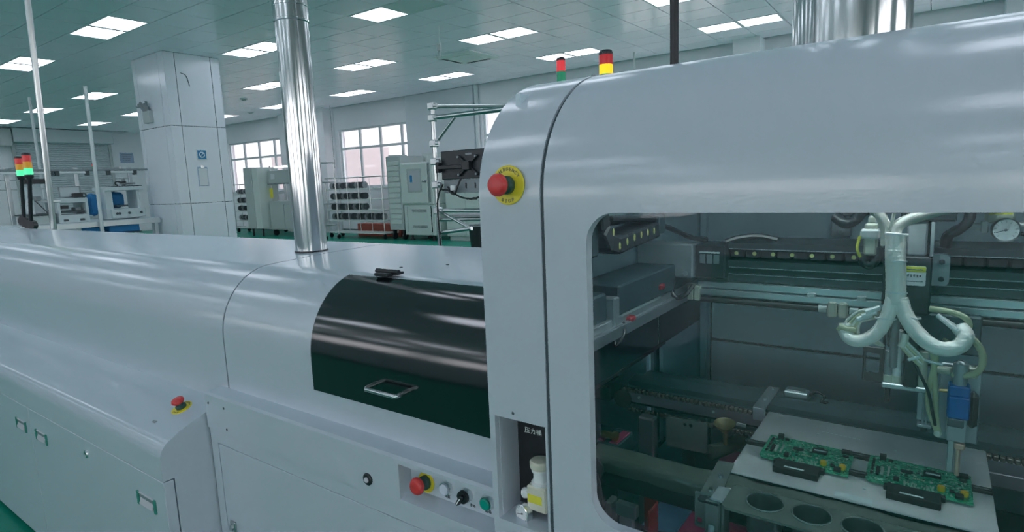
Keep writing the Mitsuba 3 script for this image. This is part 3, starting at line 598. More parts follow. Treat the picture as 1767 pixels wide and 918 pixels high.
one('roof_strip', rbox(-.52, -.43, 1.13, 1.20, 1.6365, 1.6475, .002), 'black_plastic', 'thin black roof vent plate between the signal lamps and the black pole', 'vent')
one('roof_panel', cat([rbox(-.02, .50, 1.12, 1.92, 1.6365, 1.6465, .002)]), 'machine_paint_dark', 'flat dark roof cover right of the big chrome duct', 'cover')
Yl, Rl = ('lamp_yellow_lit', (0.95, 0.52, 0.01)), ('lamp_red', (0.10, 0.006, 0.006))
tower_lamp('signal_lamp', -.5965, 1.205, 1.648, .0148, [('lamp_red', (0.11, 0.006, 0.006)), Yl, ('lamp_green', None)], 'signal lamp on the coating machine roof with its yellow tier lit', hs=1.385)
tower_lamp('signal_lamp', -1.43, 2.43, 1.885, .020, [('lamp_red', (0.45, 0.03, 0.035)), ('lamp_green', None)], 'red over green signal lamp standing just left of the yellow-lit one', hs=2.4)
rm = thing('rear_machine', 'grey machine standing behind the coating machine and hidden by it', 'machine')
add('body', rbox(-2.05, -1.0, 2.15, 2.75, .05, 1.0, .01), 'machine_paint', rm); add('tower', rbox(-1.47, -1.39, 2.39, 2.47, 1.0, 1.863, .01), 'machine_paint', rm)
add('foot', box(-2.0, -1.05, 2.2, 2.7, 0, .05), 'black_matte', rm, False)
bp = thing('black_pole', 'black round pole rising from the coating machine roof', 'pole')
add('pole', cyl((-.463, 1.254, 1.6365), (-.463, 1.254, CEIL), .0088, 24), 'black_plastic', bp)
add('flange', lathe([(0, 0), (.02, 0), (.02, .004), (.0095, .008), (0, .008)], (-.463, 1.254, 1.6365), n=24), 'black_plastic', bp)
bd = thing('exhaust_duct', 'wide polished steel exhaust duct rising from the coating machine roof', 'exhaust duct')
add('duct', lathe([(.1055, 0), (.108, 0), (.108, CEIL - 1.64), (.1055, CEIL - 1.64), (.1055, 0)], (-.163, 1.455, 1.637), n=96), 'polished', bd)
add('collar', lathe([(.108, 0), (.111, 0), (.111, .01), (.108, .012), (.108, 0)], (-.163, 1.455, 1.6365), n=96), 'chrome', bd)

# ---- inside the coating machine: chamber lining
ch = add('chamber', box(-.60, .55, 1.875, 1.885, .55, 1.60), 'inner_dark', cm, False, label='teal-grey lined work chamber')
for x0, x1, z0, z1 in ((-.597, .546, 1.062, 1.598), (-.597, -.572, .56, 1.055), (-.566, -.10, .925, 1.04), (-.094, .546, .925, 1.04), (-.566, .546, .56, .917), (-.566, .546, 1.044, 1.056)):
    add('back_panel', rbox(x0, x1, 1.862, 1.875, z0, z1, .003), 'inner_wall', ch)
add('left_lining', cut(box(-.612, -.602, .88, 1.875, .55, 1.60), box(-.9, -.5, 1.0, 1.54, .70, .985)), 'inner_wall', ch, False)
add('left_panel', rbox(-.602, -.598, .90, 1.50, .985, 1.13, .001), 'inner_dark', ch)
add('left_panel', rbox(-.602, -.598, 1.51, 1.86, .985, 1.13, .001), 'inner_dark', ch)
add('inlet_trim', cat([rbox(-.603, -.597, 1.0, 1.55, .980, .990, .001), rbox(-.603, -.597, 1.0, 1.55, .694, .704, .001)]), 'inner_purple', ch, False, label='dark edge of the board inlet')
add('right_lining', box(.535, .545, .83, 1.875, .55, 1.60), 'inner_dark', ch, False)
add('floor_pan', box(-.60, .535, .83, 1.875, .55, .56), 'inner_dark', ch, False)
add('corner_post', rbox(-.597, -.575, 1.84, 1.862, .56, 1.60, .003), 'inner_wall', ch)
lampk = thing('chamber_lamp', 'white strip lamp under the roof of the coating machine', 'lamp')
add('housing', rbox(-.45, .40, 1.08, 1.14, 1.58, 1.612, .004), 'aluminium', lampk)
add('tube', rbox(-.44, .39, 1.09, 1.13, 1.57, 1.58, .003), 'diffuser_white', lampk, emit=(34.0, 32.5, 32.0))

# left Y axis module
ym = thing('linear_module', 'dark linear axis running back along the left side of the chamber', 'linear axis')
add('cover', rbox(-.598, -.50, 1.05, 1.60, 1.175, 1.236, .003), 'inner_dark', ym)
add('base_plate', rbox(-.598, -.505, .90, 1.66, 1.135, 1.172, .002), 'grey_plate', ym)
add('support_edge', rbox(-.506, -.494, .90, 1.66, 1.134, 1.158, .002), 'anodised', ym, label='pale edge strip')
add('slide_strip', rbox(-.514, -.502, 1.06, 1.275, 1.170, 1.180, .001), 'white_plastic', ym, label='white guide strip')
add('end_block', rbox(-.560, -.50, 1.03, 1.055, 1.150, 1.215, .003), 'grey_plate', ym)
add('motor_cap', rbox(-.60, -.515, .955, 1.028, 1.165, 1.226, .004), 'inner_dark', ym)
mt = add('motor', rbox(-.575, -.522, .885, .953, 1.150, 1.215, .005), 'aluminium', ym, label='bare metal motor')
add('shaft_knob', cyl((-.521, .93, 1.20), (-.512, .93, 1.20), .008, 16), 'black_plastic', mt)
for y, z in ((1.105, 1.158), (1.27, 1.198)):
    add('sensor', rbox(-.508, -.494, y - .012, y + .012, z - .006, z + .006, .002), 'red_plastic', ym, label='red sensor')
add('sensor_wire', tube([(-.50, 1.07, 1.158), (-.49, 1.05, 1.14), (-.50, 1.03, 1.12), (-.51, 1.055, 1.15)], .003, 8), 'black_plastic', ym)

# gantry: carriage plate, bracket, beam
ga = thing('gantry_beam', 'dark horizontal gantry beam spanning the chamber behind the dispensing head', 'gantry')
add('carriage', rbox(-.598, -.458, 1.36, 1.42, 1.205, 1.286, .004), 'grey_plate', ga, label='grey carriage box')
for x in (-.566, -.520, -.474): add('bolt', cyl((x, 1.36, 1.216), (x, 1.353, 1.216), .005, 12), 'aluminium', ga)
add('end_bracket', rbox(-.458, -.388, 1.375, 1.46, 1.205, 1.284, .004), 'black_plastic', ga)
for j in range(3): add('bracket_window', rbox(-.446 + .016 * j, -.433 + .016 * j, 1.3735, 1.3755, 1.240, 1.262, .0005), 'grey_plastic', ga)
add('bracket_mark', rbox(-.448, -.400, 1.3738, 1.3748, 1.264, 1.268, .0002), 'print_white', ga)
beam = Polygon([(1.40, 1.198), (1.40, 1.214), (1.408, 1.218), (1.408, 1.228), (1.40, 1.230), (1.40, 1.246), (1.445, 1.250), (1.445, 1.2725), (1.40, 1.273), (1.40, 1.288), (1.50, 1.292), (1.50, 1.198)])
add('beam', prism(beam, 'x', -.388, .53), 'beam_black', ga, 20)
for z in (1.2305, 1.215, 1.2735): add('beam_edge', box(-.386, .53, 1.3985, 1.4005, z - .0009, z + .0009), 'anodised', ga, False)
add('lower_extrusion', rbox(-.455, .53, 1.385, 1.48, 1.180, 1.197, .002), 'aluminium', ga, label='bright lower extrusion')
add('scale_strip', rbox(-.455, .53, 1.378, 1.386, 1.165, 1.1785, .001), 'aluminium', ga, label='pale linear scale')
add('drive_tube', cyl((-.448, 1.39, 1.153), (.53, 1.39, 1.153), .008, 20), 'black_plastic', ga, label='black tube below the beam')
for x in (-.468, -.452): add('end_clip', rbox(x - .007, x + .006, 1.372, 1.40, 1.150, 1.186, .002), 'cream_plastic', ga)
for x in (-.167, -.147): add('strap', rbox(x - .0088, x + .0088, 1.368, 1.40, 1.139, 1.171, .003), 'cream_plastic', ga, label='beige strap')
for x in (-.186, -.128): add('fitting', cyl((x - .008, 1.389, 1.1535), (x + .008, 1.389, 1.1535), .0098, 18), 'white_plastic', ga)
for x in (-.208, -.115): add('clip', rbox(x - .008, x + .008, 1.372, 1.386, 1.1785, 1.186, .001), 'white_plastic', ga)
bc = thing('cable_chain', 'black cable chain lying in the gantry beam with small yellow dots', 'cable chain')
for j, x in enumerate(np.arange(-.386, .52, .0335)):
    add('link', rbox(x, x + .031, 1.41, 1.443, 1.2515, 1.2715, .003), 'black_matte', bc)
for x in np.arange(-.372, -.12, .0395): add('dot', cyl((x, 1.4103, 1.2625), (x, 1.4085, 1.2625), .0045, 14), 'dot_yellow', bc, label='yellow dot')

# upper left cable chain with U-bend, yellow oval dots
cc = thing('cable_chain', 'black cable chain with yellow oval dots bending at the upper left of the chamber', 'cable chain')
run = [(.99, 1.44), (1.00, 1.39), (1.012, 1.35), (1.033, 1.322), (1.065, 1.314)] + [(1.065 + .0345 * i, 1.314 + .0023 * i) for i in range(1, 7)]
run_d = [(1.034, 1.344), (1.061, 1.314), (1.096, 1.319), (1.131, 1.324), (1.166, 1.326), (1.201, 1.328), (1.235, 1.328)]
for (ya, za), (yb, zb) in zip(run[:-1], run[1:]):
    L = math.hypot(yb - ya, zb - za); m = rbox(-.575, -.502, -.0185 if L > .03 else -L * .53, .0185 if L > .03 else L * .53, -.017, .017, .004)
    m = turn(m, math.degrees(math.atan2(zb - za, yb - ya)), (1, 0, 0)); add('link', moved(m, 0, (ya + yb) / 2, (za + zb) / 2), 'black_matte', cc)
for y, z in run_d:
    m = trimesh.creation.icosphere(2, 1.0); m.apply_scale((.0015, .0038, .0075)); add('dot', moved(m, -.5015, y, z), 'dot_yellow', cc, label='yellow oval dot')
for i in range(4): add('cable', tube([(-.565 + .015 * i, 1.06, 1.355 + .004 * i), (-.56 + .015 * i, 1.16, 1.352 + .003 * i), (-.555 + .014 * i, 1.27, 1.35), (-.53, 1.32, 1.32)], .006, 8), 'black_plastic', cc)
add('end_bracket', rbox(-.585, -.50, 1.262, 1.30, 1.318, 1.362, .003), 'inner_dark', cc)
add('cable', tube([(-.52, 1.29, 1.34), (-.50, 1.33, 1.325), (-.47, 1.38, 1.30), (-.44, 1.41, 1.292)], .006, 8), 'black_plastic', cc)
add('mount', rbox(-.60, -.515, .90, 1.00, 1.30, 1.46, .004), 'inner_dark', cc)
one('beam_cable', tube([(-.40, 1.42, 1.286), (-.37, 1.43, 1.296), (-.33, 1.44, 1.299), (-.29, 1.44, 1.292)], .007, 8), 'black_plastic', 'black cable looping over the left end of the gantry beam', 'cable')
one('loop_cable', tube([(-.462, 1.372, 1.186), (-.474, 1.355, 1.165), (-.492, 1.35, 1.158), (-.505, 1.352, 1.172), (-.500, 1.356, 1.198)], .0055, 8), 'black_plastic', 'short black cable loop at the left end of the pale scale', 'cable')

# dispensing head
hd = thing('dispensing_head', 'black dispensing head with white cylinders hanging from the gantry above the boards', 'dispensing head')
HY = 1.25
add('carrier_plate', cat([prism(rrect(-.078, .026, 1.226, 1.284, .008), 'y', 1.336, 1.35)]), 'anodised', hd, label='grey carrier plate')
for x in (-.066, .014):
    for z in (1.238, 1.27): add('bolt', cyl((x, 1.336, z), (x, 1.330, z), .0045, 12), 'black_plastic', hd)
add('slide_block', rbox(-.062, .0, HY, 1.335, 1.185, 1.289, .003), 'black_plastic', hd, label='black slide block')
add('motor', rbox(-.040, -.0095, HY + .005, 1.32, 1.290, 1.350, .003), 'grey_plate', hd, label='grey servo motor')
add('motor_rail', rbox(-.0055, .0005, HY - .002, 1.32, 1.290, 1.350, .001), 'anodised', hd)
add('motor_shadow', rbox(-.0095, -.0055, HY + .02, 1.31, 1.292, 1.350, .001), 'black_plastic', hd)
add('top_block', rbox(-.050, .030, HY, 1.33, 1.351, 1.42, .003), 'black_plastic', hd)
add('top_label', rbox(-.030, -.010, HY - .0008, HY, 1.362, 1.376, .0002), 'label_yellow', hd)
wl = add('warning_label', prism(rrect(-.0415, -.0085, 1.2375, 1.2725, .003), 'y', HY - .0012, HY - .0002), 'paper', hd, label='white and yellow warning label')
add('yellow_band', prism(rrect(-.0410, -.0090, 1.2620, 1.2715, .002), 'y', HY - .0018, HY - .0011), 'label_yellow', wl)
add('print', cat([box(-.037, -.013, HY - .0022, HY - .0016, 1.2655, 1.2672)] + [box(-.036 + .0045 * j, -.033 + .0045 * j, HY - .0018, HY - .0011, 1.2535 - (j % 2) * .001, 1.2575) for j in range(5)] + [box(-.039, -.012, HY - .0018, HY - .0011, 1.2445, 1.2458)]), 'print_dark', wl, False)
add('frame_bracket', cut(rbox(-.098, -.064, HY, HY + .006, 1.050, 1.118, .002), prism(rrect(-.093, -.071, 1.068, 1.106, .004), 'y', 1.2, 1.3)), 'black_plastic', hd, label='black bracket with a square opening')
add('spine', rbox(-.062, .075, HY + .02, HY + .045, 1.115, 1.185, .003), 'inner_dark', hd)
add('cross_plate', rbox(-.066, .028, HY - .012, HY + .04, 1.046, 1.056, .002), 'aluminium', hd, label='pale lower cross plate')
for x, r, mat_, z1 in ((-.057, .0065, 'grey_plastic', 1.115), (-.043, .0075, 'white_plastic', 1.155), (-.005, .0075, 'cream_plastic', 1.120), (.012, .006, 'grey_plastic', 1.118)):
    k = add('cylinder', cyl((x, HY, 1.056), (x, HY, z1), r, 20, .001), mat_, hd)
    add('cylinder_foot', cyl((x, HY, 1.0555), (x, HY, 1.070), r * 1.12, 20, .001), 'cream_plastic', k)
add('black_column', rbox(-.034, -.011, HY - .012, HY + .02, 1.048, 1.160, .003), 'black_plastic', hd)
add('lower_rod', cyl((-.056, HY, 1.018), (-.056, HY, 1.047), .0045, 14), 'black_plastic', hd)
for x in (-.0005, .0045): add('guide_rod', cyl((x, HY, .984), (x, HY, 1.047), .0016, 10), 'aluminium', hd)
add('guide_block', cat([rbox(-.010, .016, HY + .004, HY + .012, .990, 1.047, .001), rbox(-.009, .013, HY - .006, HY + .01, .980, .986, .001), rbox(.017, .030, HY + .002, HY + .010, .985, 1.047, .002)]), 'anodised', hd)
add('guide_nut', cyl((.002, HY, .972), (.002, HY, .980), .005, 12), 'black_plastic', hd)
# valve group
VX, VY = .0465, 1.19
add('valve_plate', rbox(.020, .077, VY + .03, VY + .038, .975, 1.112, .002), 'anodised', hd, label='grey valve plate')
add('valve_plate_shade', rbox(.060, .074, VY + .010, VY + .03, 1.008, 1.070, .006), 'black_plastic', hd)
add('valve_cylinder', lathe([(0, 0), (.0095, 0), (.0095, .006), (.0105, .008), (.0105, .036), (.0085, .038), (.005, .041), (0, .041)], (VX, VY, 1.086), n=28), 'anodised', hd, label='grey adjusting sleeve')
add('valve_body', cat([rbox(VX - .015, VX + .015, VY - .014, VY + .016, 1.030, 1.068, .002), rbox(VX - .0145, VX + .0145, VY - .0135, VY + .016, 1.068, 1.086, .002)]), 'blue_valve', hd, label='blue valve block')
add('valve_ring', rbox(VX - .013, VX + .009, VY - .0145, VY + .012, 1.016, 1.030, .001), 'print_dark', hd)
add('valve_base', rbox(VX - .014, VX + .013, VY - .013, VY + .014, .990, 1.0305, .002), 'grey_plate', hd)
add('needle_clamp', cat([rbox(VX - .002, VX + .0125, VY - .016, VY + .004, .9785, .9885, .002)]), 'copper_pink', hd, label='coppery needle clamp')
add('needle', cat([cyl((VX + .004, VY - .006, .930), (VX + .004, VY - .006, .980), .0034, 16), ]), 'copper_pink', hd, label='bright dispensing needle')
add('needle_guard', cat([rbox(VX - .0105, VX - .002, VY - .005, VY + .004, .932, .991, .001)]), 'aluminium', hd)
add('side_fitting', cat([cyl((.018, VY + .02, 1.102), (.036, VY + .01, 1.104), .007, 14), cyl((.064, VY + .01, 1.098), (.064, VY + .01, 1.110), .0065, 14), rbox(.056, .074, VY + .002, VY + .02, 1.110, 1.116, .002)]), 'cream_plastic', hd)
add('side_screw', cyl((.020, VY, 1.072), (.031, VY, 1.072), .0028, 10), 'brass', hd)
add('plate_screw', cyl((.074, VY + .03, 1.108), (.074, VY + .024, 1.108), .003, 10), 'white_plastic', hd)

# hoses
hz = thing('hose_bundle', 'white spiral-wrapped hose bundle splitting into loops in front of the head', 'hose')
wrap = dict(n=18, per=14, ribs=.035)
add('trunk', tube([(-.052, 1.155, 1.338), (-.051, 1.15, 1.305), (-.049, 1.15, 1.275), (-.047, 1.15, 1.238), (-.0455, 1.15, 1.222)], [.0146] * 57, **{**wrap, 'ribs': .03}), 'white_sleeve', hz, 50, label='thick white sleeved trunk')
add('feed', tube([(-.100, 1.17, 1.44), (-.089, 1.165, 1.385), (-.075, 1.16, 1.367), (-.066, 1.16, 1.345), (-.0645, 1.16, 1.318)], .0085, 12), 'tube_white', hz, 50)
add('feed', tube([(-.055, 1.155, 1.330), (-.050, 1.155, 1.350), (-.034, 1.16, 1.362), (.0, 1.17, 1.374), (.034, 1.18, 1.382), (.08, 1.2, 1.39)], .0092, 12), 'tube_white', hz, 50)
add('feed', tube([(-.060, 1.15, 1.345), (-.056, 1.15, 1.37), (-.052, 1.15, 1.40)], .0026, 8), 'tube_white', hz, 50)
add('loop', tube([(-.051, 1.148, 1.232), (-.056, 1.146, 1.205), (-.068, 1.145, 1.175), (-.088, 1.147, 1.156), (-.107, 1.15, 1.153), (-.119, 1.155, 1.164), (-.120, 1.16, 1.178)], .0108, **wrap), 'white_sleeve', hz, 50, label='left white loop')
add('loop', tube([(-.041, 1.148, 1.232), (-.033, 1.146, 1.208), (-.018, 1.143, 1.182), (.002, 1.14, 1.163), (.022, 1.14, 1.156), (.041, 1.145, 1.163), (.048, 1.15, 1.178), (.040, 1.16, 1.190)], .0118, **wrap), 'white_sleeve', hz, 50, label='right white loop')
for z, x in ((1.336, -.052), (1.292, -.049), (1.240, -.0465), (1.200, -.026), (1.195, -.060)):
    add('cable_tie', turn(lathe([(.0140, 0), (.0158, 0), (.0158, .0028), (.0140, .0028), (.0140, 0)], (x, 1.15, z), (0.02, .1, 1), 24), 0), 'white_plastic', hz)
add('tie_tail', cyl((-.066, 1.142, 1.340), (-.034, 1.140, 1.338), .0018, 8), 'white_plastic', hz)
add('straight_tube', tube([(-.046, 1.16, 1.222), (-.046, 1.165, 1.18), (-.047, 1.18, 1.15), (-.048, 1.20, 1.10)], .0062, 12), 'grey_plastic', hz, label='translucent grey hose')
add('black_cable', tube([(-.068, 1.17, 1.345), (-.0665, 1.17, 1.30), (-.066, 1.17, 1.25), (-.066, 1.172, 1.215)], .0025, 8), 'black_plastic', hz)
lt = thing('tube_cluster', 'cluster of cream pneumatic tubes and fittings left of the head', 'tubes')
for i in range(5):
    o = .0045 * i
    add('tube', tube([(-.068, 1.17, 1.204 - o * .6), (-.085, 1.165, 1.206 - o), (-.103 + o * .3, 1.16, 1.200 - o), (-.118 + o, 1.158, 1.182 - o), (-.117 + o, 1.16, 1.165), (-.100, 1.165, 1.150 + o * .4), (-.080, 1.17, 1.147 + o * .5), (-.062, 1.18, 1.140)], .0026, 8), ['tube_white', 'tube_yellowish'][i % 2], lt, 50)
for i, (x, z) in enumerate(((-.080, 1.206), (-.085, 1.198), (-.092, 1.192))): add('fitting', cyl((x + .012, 1.160, z + .006), (x - .010, 1.156, z - .004), .0048, 12, .001), 'white_plastic', lt)
add('tube_end', tube([(-.104, 1.15, 1.171), (-.118, 1.148, 1.172), (-.128, 1.148, 1.176)], .005, 10), 'tube_yellowish', lt, 50)
add('tube_end', tube([(-.120, 1.15, 1.174), (-.127, 1.15, 1.169), (-.131, 1.15, 1.172)], .0035, 8), 'tube_yellowish', lt, 50)
rt = thing('tube_cluster', 'cluster of white pneumatic fittings and a yellowed tube right of the head', 'tubes')
for i in range(4): add('fitting', cyl((.010 + .006 * i, 1.155, 1.208 - .004 * i), (.032 + .005 * i, 1.148, 1.190 - .003 * i), .0040, 12, .001), 'white_plastic', rt)
add('tube', tube([(.0, 1.17, 1.214), (.016, 1.165, 1.214), (.034, 1.16, 1.212), (.048, 1.16, 1.204), (.052, 1.163, 1.192), (.046, 1.168, 1.182)], .005, 10), 'tube_yellowish', rt, 50)
add('tube', tube([(.040, 1.17, 1.178), (.056, 1.17, 1.172), (.070, 1.172, 1.152), (.073, 1.175, 1.130), (.066, 1.18, 1.112), (.050, 1.185, 1.103), (.036, 1.19, 1.101)], .0052, 12), 'tube_yellowish', rt, 50, label='yellowed hose arching to the valve')
add('tube', tube([(.020, 1.175, 1.164), (.035, 1.17, 1.160), (.050, 1.168, 1.166)], .0026, 8), 'tube_yellowish', rt, 50)
ft = thing('feed_tube', 'yellowed twin tubes and black cable running down beside the blue valve', 'tube')
add('tube', tube([(.004, 1.155, 1.162), (.009, 1.155, 1.130), (.014, 1.16, 1.08), (.017, 1.165, 1.04), (.022, 1.17, 1.005)], .0042, 10), 'tube_yellowish', ft, 50)
add('tube', tube([(.014, 1.155, 1.162), (.012, 1.155, 1.130), (.006, 1.16, 1.09), (.006, 1.165, 1.05), (.020, 1.17, 1.005)], .0042, 10), 'tube_yellowish', ft, 50)
add('tip', trimesh.creation.icosphere(2, .0058).apply_translation((.021, 1.168, 1.003)), 'tube_white', ft)
add('cable', tube([(-.022, 1.15, 1.135), (-.008, 1.148, 1.108), (.005, 1.15, 1.078), (.012, 1.155, 1.045), (.017, 1.16, 1.02)], .0024, 8), 'black_plastic', ft)
add('cable_tie', turn(rbox(-.004, .022, 1.146, 1.150, 1.128, 1.132, .001), 10, (0, 1, 0), (.01, 1.148, 1.13)), 'white_plastic', ft)
mtb = thing('tube_bundle', 'short bundle of orange-tipped tubes pointing down between the hose loops', 'tubes')
for i in range(4): add('tube', tube([(-.036 + .002 * i, 1.15, 1.150 + .0035 * i), (-.022 + .003 * i, 1.147, 1.135 + .003 * i), (-.008 + .002 * i, 1.145, 1.122 + .0035 * i)], .0026, 8), ['tube_yellowish', 'tube_white'][i % 2], mtb, 50)
add('sleeve', tube([(-.030, 1.152, 1.172), (-.032, 1.150, 1.160), (-.036, 1.15, 1.150)], .0058, 10), 'tube_white', mtb, 50)
add('tie', turn(rbox(-.026, -.008, 1.138, 1.142, 1.133, 1.138, .001), -25, (0, 1, 0), (-.017, 1.14, 1.135)), 'white_plastic', mtb)

# upper chamber devices
sv = thing('solenoid_plug', 'cream connector plug with a green and yellow wire at the head upper left', 'connector')
add('body', rbox(-.100, -.080, 1.19, 1.21, 1.296, 1.352, .003), 'cream_plastic', sv); add('latch', rbox(-.106, -.076, 1.186, 1.208, 1.325, 1.342, .003), 'white_plastic', sv)
add('cap', rbox(-.095, -.083, 1.192, 1.206, 1.352, 1.364, .002), 'cream_plastic', sv)
add('wire', tube([(-.106, 1.188, 1.330), (-.109, 1.186, 1.308), (-.104, 1.188, 1.293)], .0025, 8), 'label_yellow', sv)
add('boot', tube([(-.096, 1.20, 1.296), (-.100, 1.20, 1.284), (-.090, 1.20, 1.278), (-.080, 1.20, 1.29), (-.078, 1.20, 1.31)], .008, 10), 'black_plastic', sv, 50)
lc = thing('cylinder_lock', 'grey bracket with a bolt on the back lining above the gantry beam', 'bracket')
add('arm', rbox(-.205, -.140, 1.80, 1.862, 1.322, 1.352, .003), 'grey_plate', lc); add('leg', rbox(-.235, -.185, 1.84, 1.862, 1.26, 1.320, .003), 'anodised', lc)
add('bolt', cyl((-.19, 1.80, 1.338), (-.19, 1.793, 1.338), .008, 14), 'steel_tube', lc); add('lower_bolt', cyl((-.21, 1.84, 1.275), (-.21, 1.833, 1.275), .006, 14), 'steel_tube', lc)
one('cable_knot', tube([(-.165, 1.35, 1.352), (-.145, 1.34, 1.340), (-.130, 1.35, 1.346), (-.118, 1.35, 1.362), (-.105, 1.35, 1.372), (-.11, 1.36, 1.40)], .011, 10), 'black_plastic', 'thick black cable knot left of the cream connector', 'cable', smooth=50)
one('cable_knot', tube([(.045, 1.35, 1.40), (.050, 1.34, 1.352), (.036, 1.34, 1.330), (.020, 1.34, 1.318), (.018, 1.35, 1.298)], .009, 10), 'black_plastic', 'thick black cable descending right of the grey servo motor', 'cable', smooth=50)
pg = thing('pressure_gauge', 'round white pressure gauge on a cream regulator at the upper right of the chamber', 'gauge')
gx_, gy_, gz_ = .108, 1.45, 1.325
add('regulator', rbox(gx_ - .030, gx_ + .014, gy_, gy_ + .05, gz_ + .008, gz_ + .065, .004), 'cream_plastic', pg)
add('sticker', rbox(gx_ - .026, gx_ + .010, gy_ - .0008, gy_, gz_ + .024, gz_ + .038, .0002), 'label_yellow', pg, label='yellow sticker')
gk2 = add('gauge_case', lathe([(0, 0), (.021, 0), (.0225, .002), (.0225, .018), (.0195, .0195), (.0195, .0165), (0, .0165)], (gx_, gy_ - .004, gz_ - .004), (0, -1, .05), 40), 'chrome', pg)
M = np.eye(4); fz = V(0, -1, .05) / np.linalg.norm(V(0, -1, .05)); fy = V(0, 0, 1) - fz * fz[2]; fy /= np.linalg.norm(fy); M[:3, 0], M[:3, 1], M[:3, 2], M[:3, 3] = np.cross(fy, fz), fy, fz, V(gx_, gy_ - .004, gz_ - .004)
dial(gk2, M, .0193, .0173)
add('elbow', cat([cyl((gx_ - .03, gy_ + .012, gz_ - .001), (gx_ - .062, gy_ + .012, gz_ + .002), .0062, 14), cyl((gx_ + .014, gy_ + .012, gz_ + .004), (gx_ + .05, gy_ + .012, gz_ + .004), .0062, 14), rbox(gx_ - .036, gx_ - .024, gy_ + .002, gy_ + .022, gz_ - .012, gz_ + .012, .002)]), 'white_plastic', pg)
add('tube', tube([(gx_ - .062, gy_ + .012, gz_ + .002), (gx_ - .078, gy_ + .012, gz_ - .004), (gx_ - .082, gy_ + .02, gz_ - .018), (gx_ - .095, gy_ + .03, gz_ - .034), (gx_ - .13, gy_ + .04, gz_ - .042)], .0042, 8), 'grey_plastic', pg, 50)
add('cable', tube([(gx_ + .01, gy_ - .01, gz_ - .006), (gx_ + .04, gy_ + .0, gz_ - .016), (gx_ + .08, gy_ + .02, gz_ - .024)], .0035, 8), 'black_plastic', pg, 50)
one('upper_rail', cat([rbox(-.13, .10, 1.40, 1.44, 1.355, 1.385, .003)]), 'black_plastic', 'short black rail at the top of the window behind the white hoses', 'rail')

# ------------------------------------------------------------------ conveyors and pallet
PZ = .90
rc = thing('conveyor_rail', 'rear conveyor rail with a dark chain, behind the steel pallet', 'conveyor')
add('rail', prism(Polygon([(1.38, .872), (1.38, .902), (1.395, .902), (1.395, .915), (1.44, .918), (1.47, .912), (1.47, .85), (1.40, .85)]), 'x', -.64, .53), 'inner_dark', rc, 20)
add('face_strip', rbox(-.64, .53, 1.372, 1.380, .866, .893, .002), 'rail_strip', rc, label='pale inner strip')
add('chain_run', cat([rbox(x, x + .0085, 1.366, 1.379, .893, .9025, .0015) for x in np.arange(-.645, .525, .0105)]), 'chain', rc, False, kind='stuff', label='roller chain')
add('return_chain', cat([rbox(x, x + .0085, 1.366, 1.379, .842 - .02 * min(1, (x + .52) * 6) * 0, .851, .0015) for x in np.arange(-.63, -.30, .0105)]), 'chain', rc, False, kind='stuff')
for x in (-.60, -.41): add('screw', cyl((x, 1.372, .882), (x, 1.369, .882), .0032, 10), 'white_plastic', rc)
add('end_sprocket', cyl((-.645, 1.366, .872), (-.645, 1.380, .872), .024, 24), 'chain', rc)
add('cover', rbox(-.64, .53, 1.47, 1.53, .84, .905, .004), 'inner_dark', rc)
il = thing('inlet_conveyor', 'short conveyor end with a chain in the dark inlet left of the rear rail', 'conveyor')
add('rail', rbox(-.76, -.682, 1.37, 1.44, .855, .905, .003), 'inner_dark', il)
add('chain_run', cat([rbox(x, x + .0085, 1.362, 1.370, .893, .9025, .0015) for x in np.arange(-.758, -.686, .0105)]), 'chain', il, False, kind='stuff')
nc = thing('conveyor_rail', 'front conveyor rail wrapped in clear film, in front of the steel pallet', 'conveyor')
add('rail', prism(Polygon([(.995, .845), (.995, .880), (1.0, .898), (1.048, .898), (1.055, .885), (1.055, .845)]), 'x', -.555, .53), 'black_plastic', nc, 20)
# crumpled film over the rail
fx = np.linspace(-.545, .53, 120); prof = np.array([(.990, .872), (.990, .888), (.994, .8985), (1.005, .9025), (1.022, .9035), (1.040, .9025), (1.052, .8985), (1.057, .886)])
vv = np.array([[(x, y + .0022 * (meshkit.noise(V(x * 40, y * 60, 1)) - .5), z + .0065 * (meshkit.noise(V(x * 38, y * 110, 5)) - .4)) for y, z in prof] for x in fx]).reshape(-1, 3)
npf = len(prof); ii, jj = np.meshgrid(np.arange(len(fx) - 1), np.arange(npf - 1), indexing='ij'); A = ii * npf + jj
ff = np.concatenate([np.stack([A, A + 1, A + npf + 1], -1).reshape(-1, 3), np.stack([A, A + npf + 1, A + npf], -1).reshape(-1, 3)])
add('film', trimesh.Trimesh(vv, ff, process=False), 'tape_film', nc, 45, label='crumpled film cover')
add('skirt', rbox(-.555, .53, 1.0, 1.04, .836, .845, .003), 'black_plastic', nc)
add('end_wheel', cat([cyl((-.53, .985, .875), (-.53, 1.0, .875), .022, 24), cyl((-.53, .978, .875), (-.53, .985, .875), .008, 12)]), 'black_plastic', nc)
add('hanging_wire', tube([(-.522, .985, .868), (-.512, .98, .84), (-.505, .97, .80), (-.50, .96, .74)], .0028, 8), 'black_plastic', nc, 50)
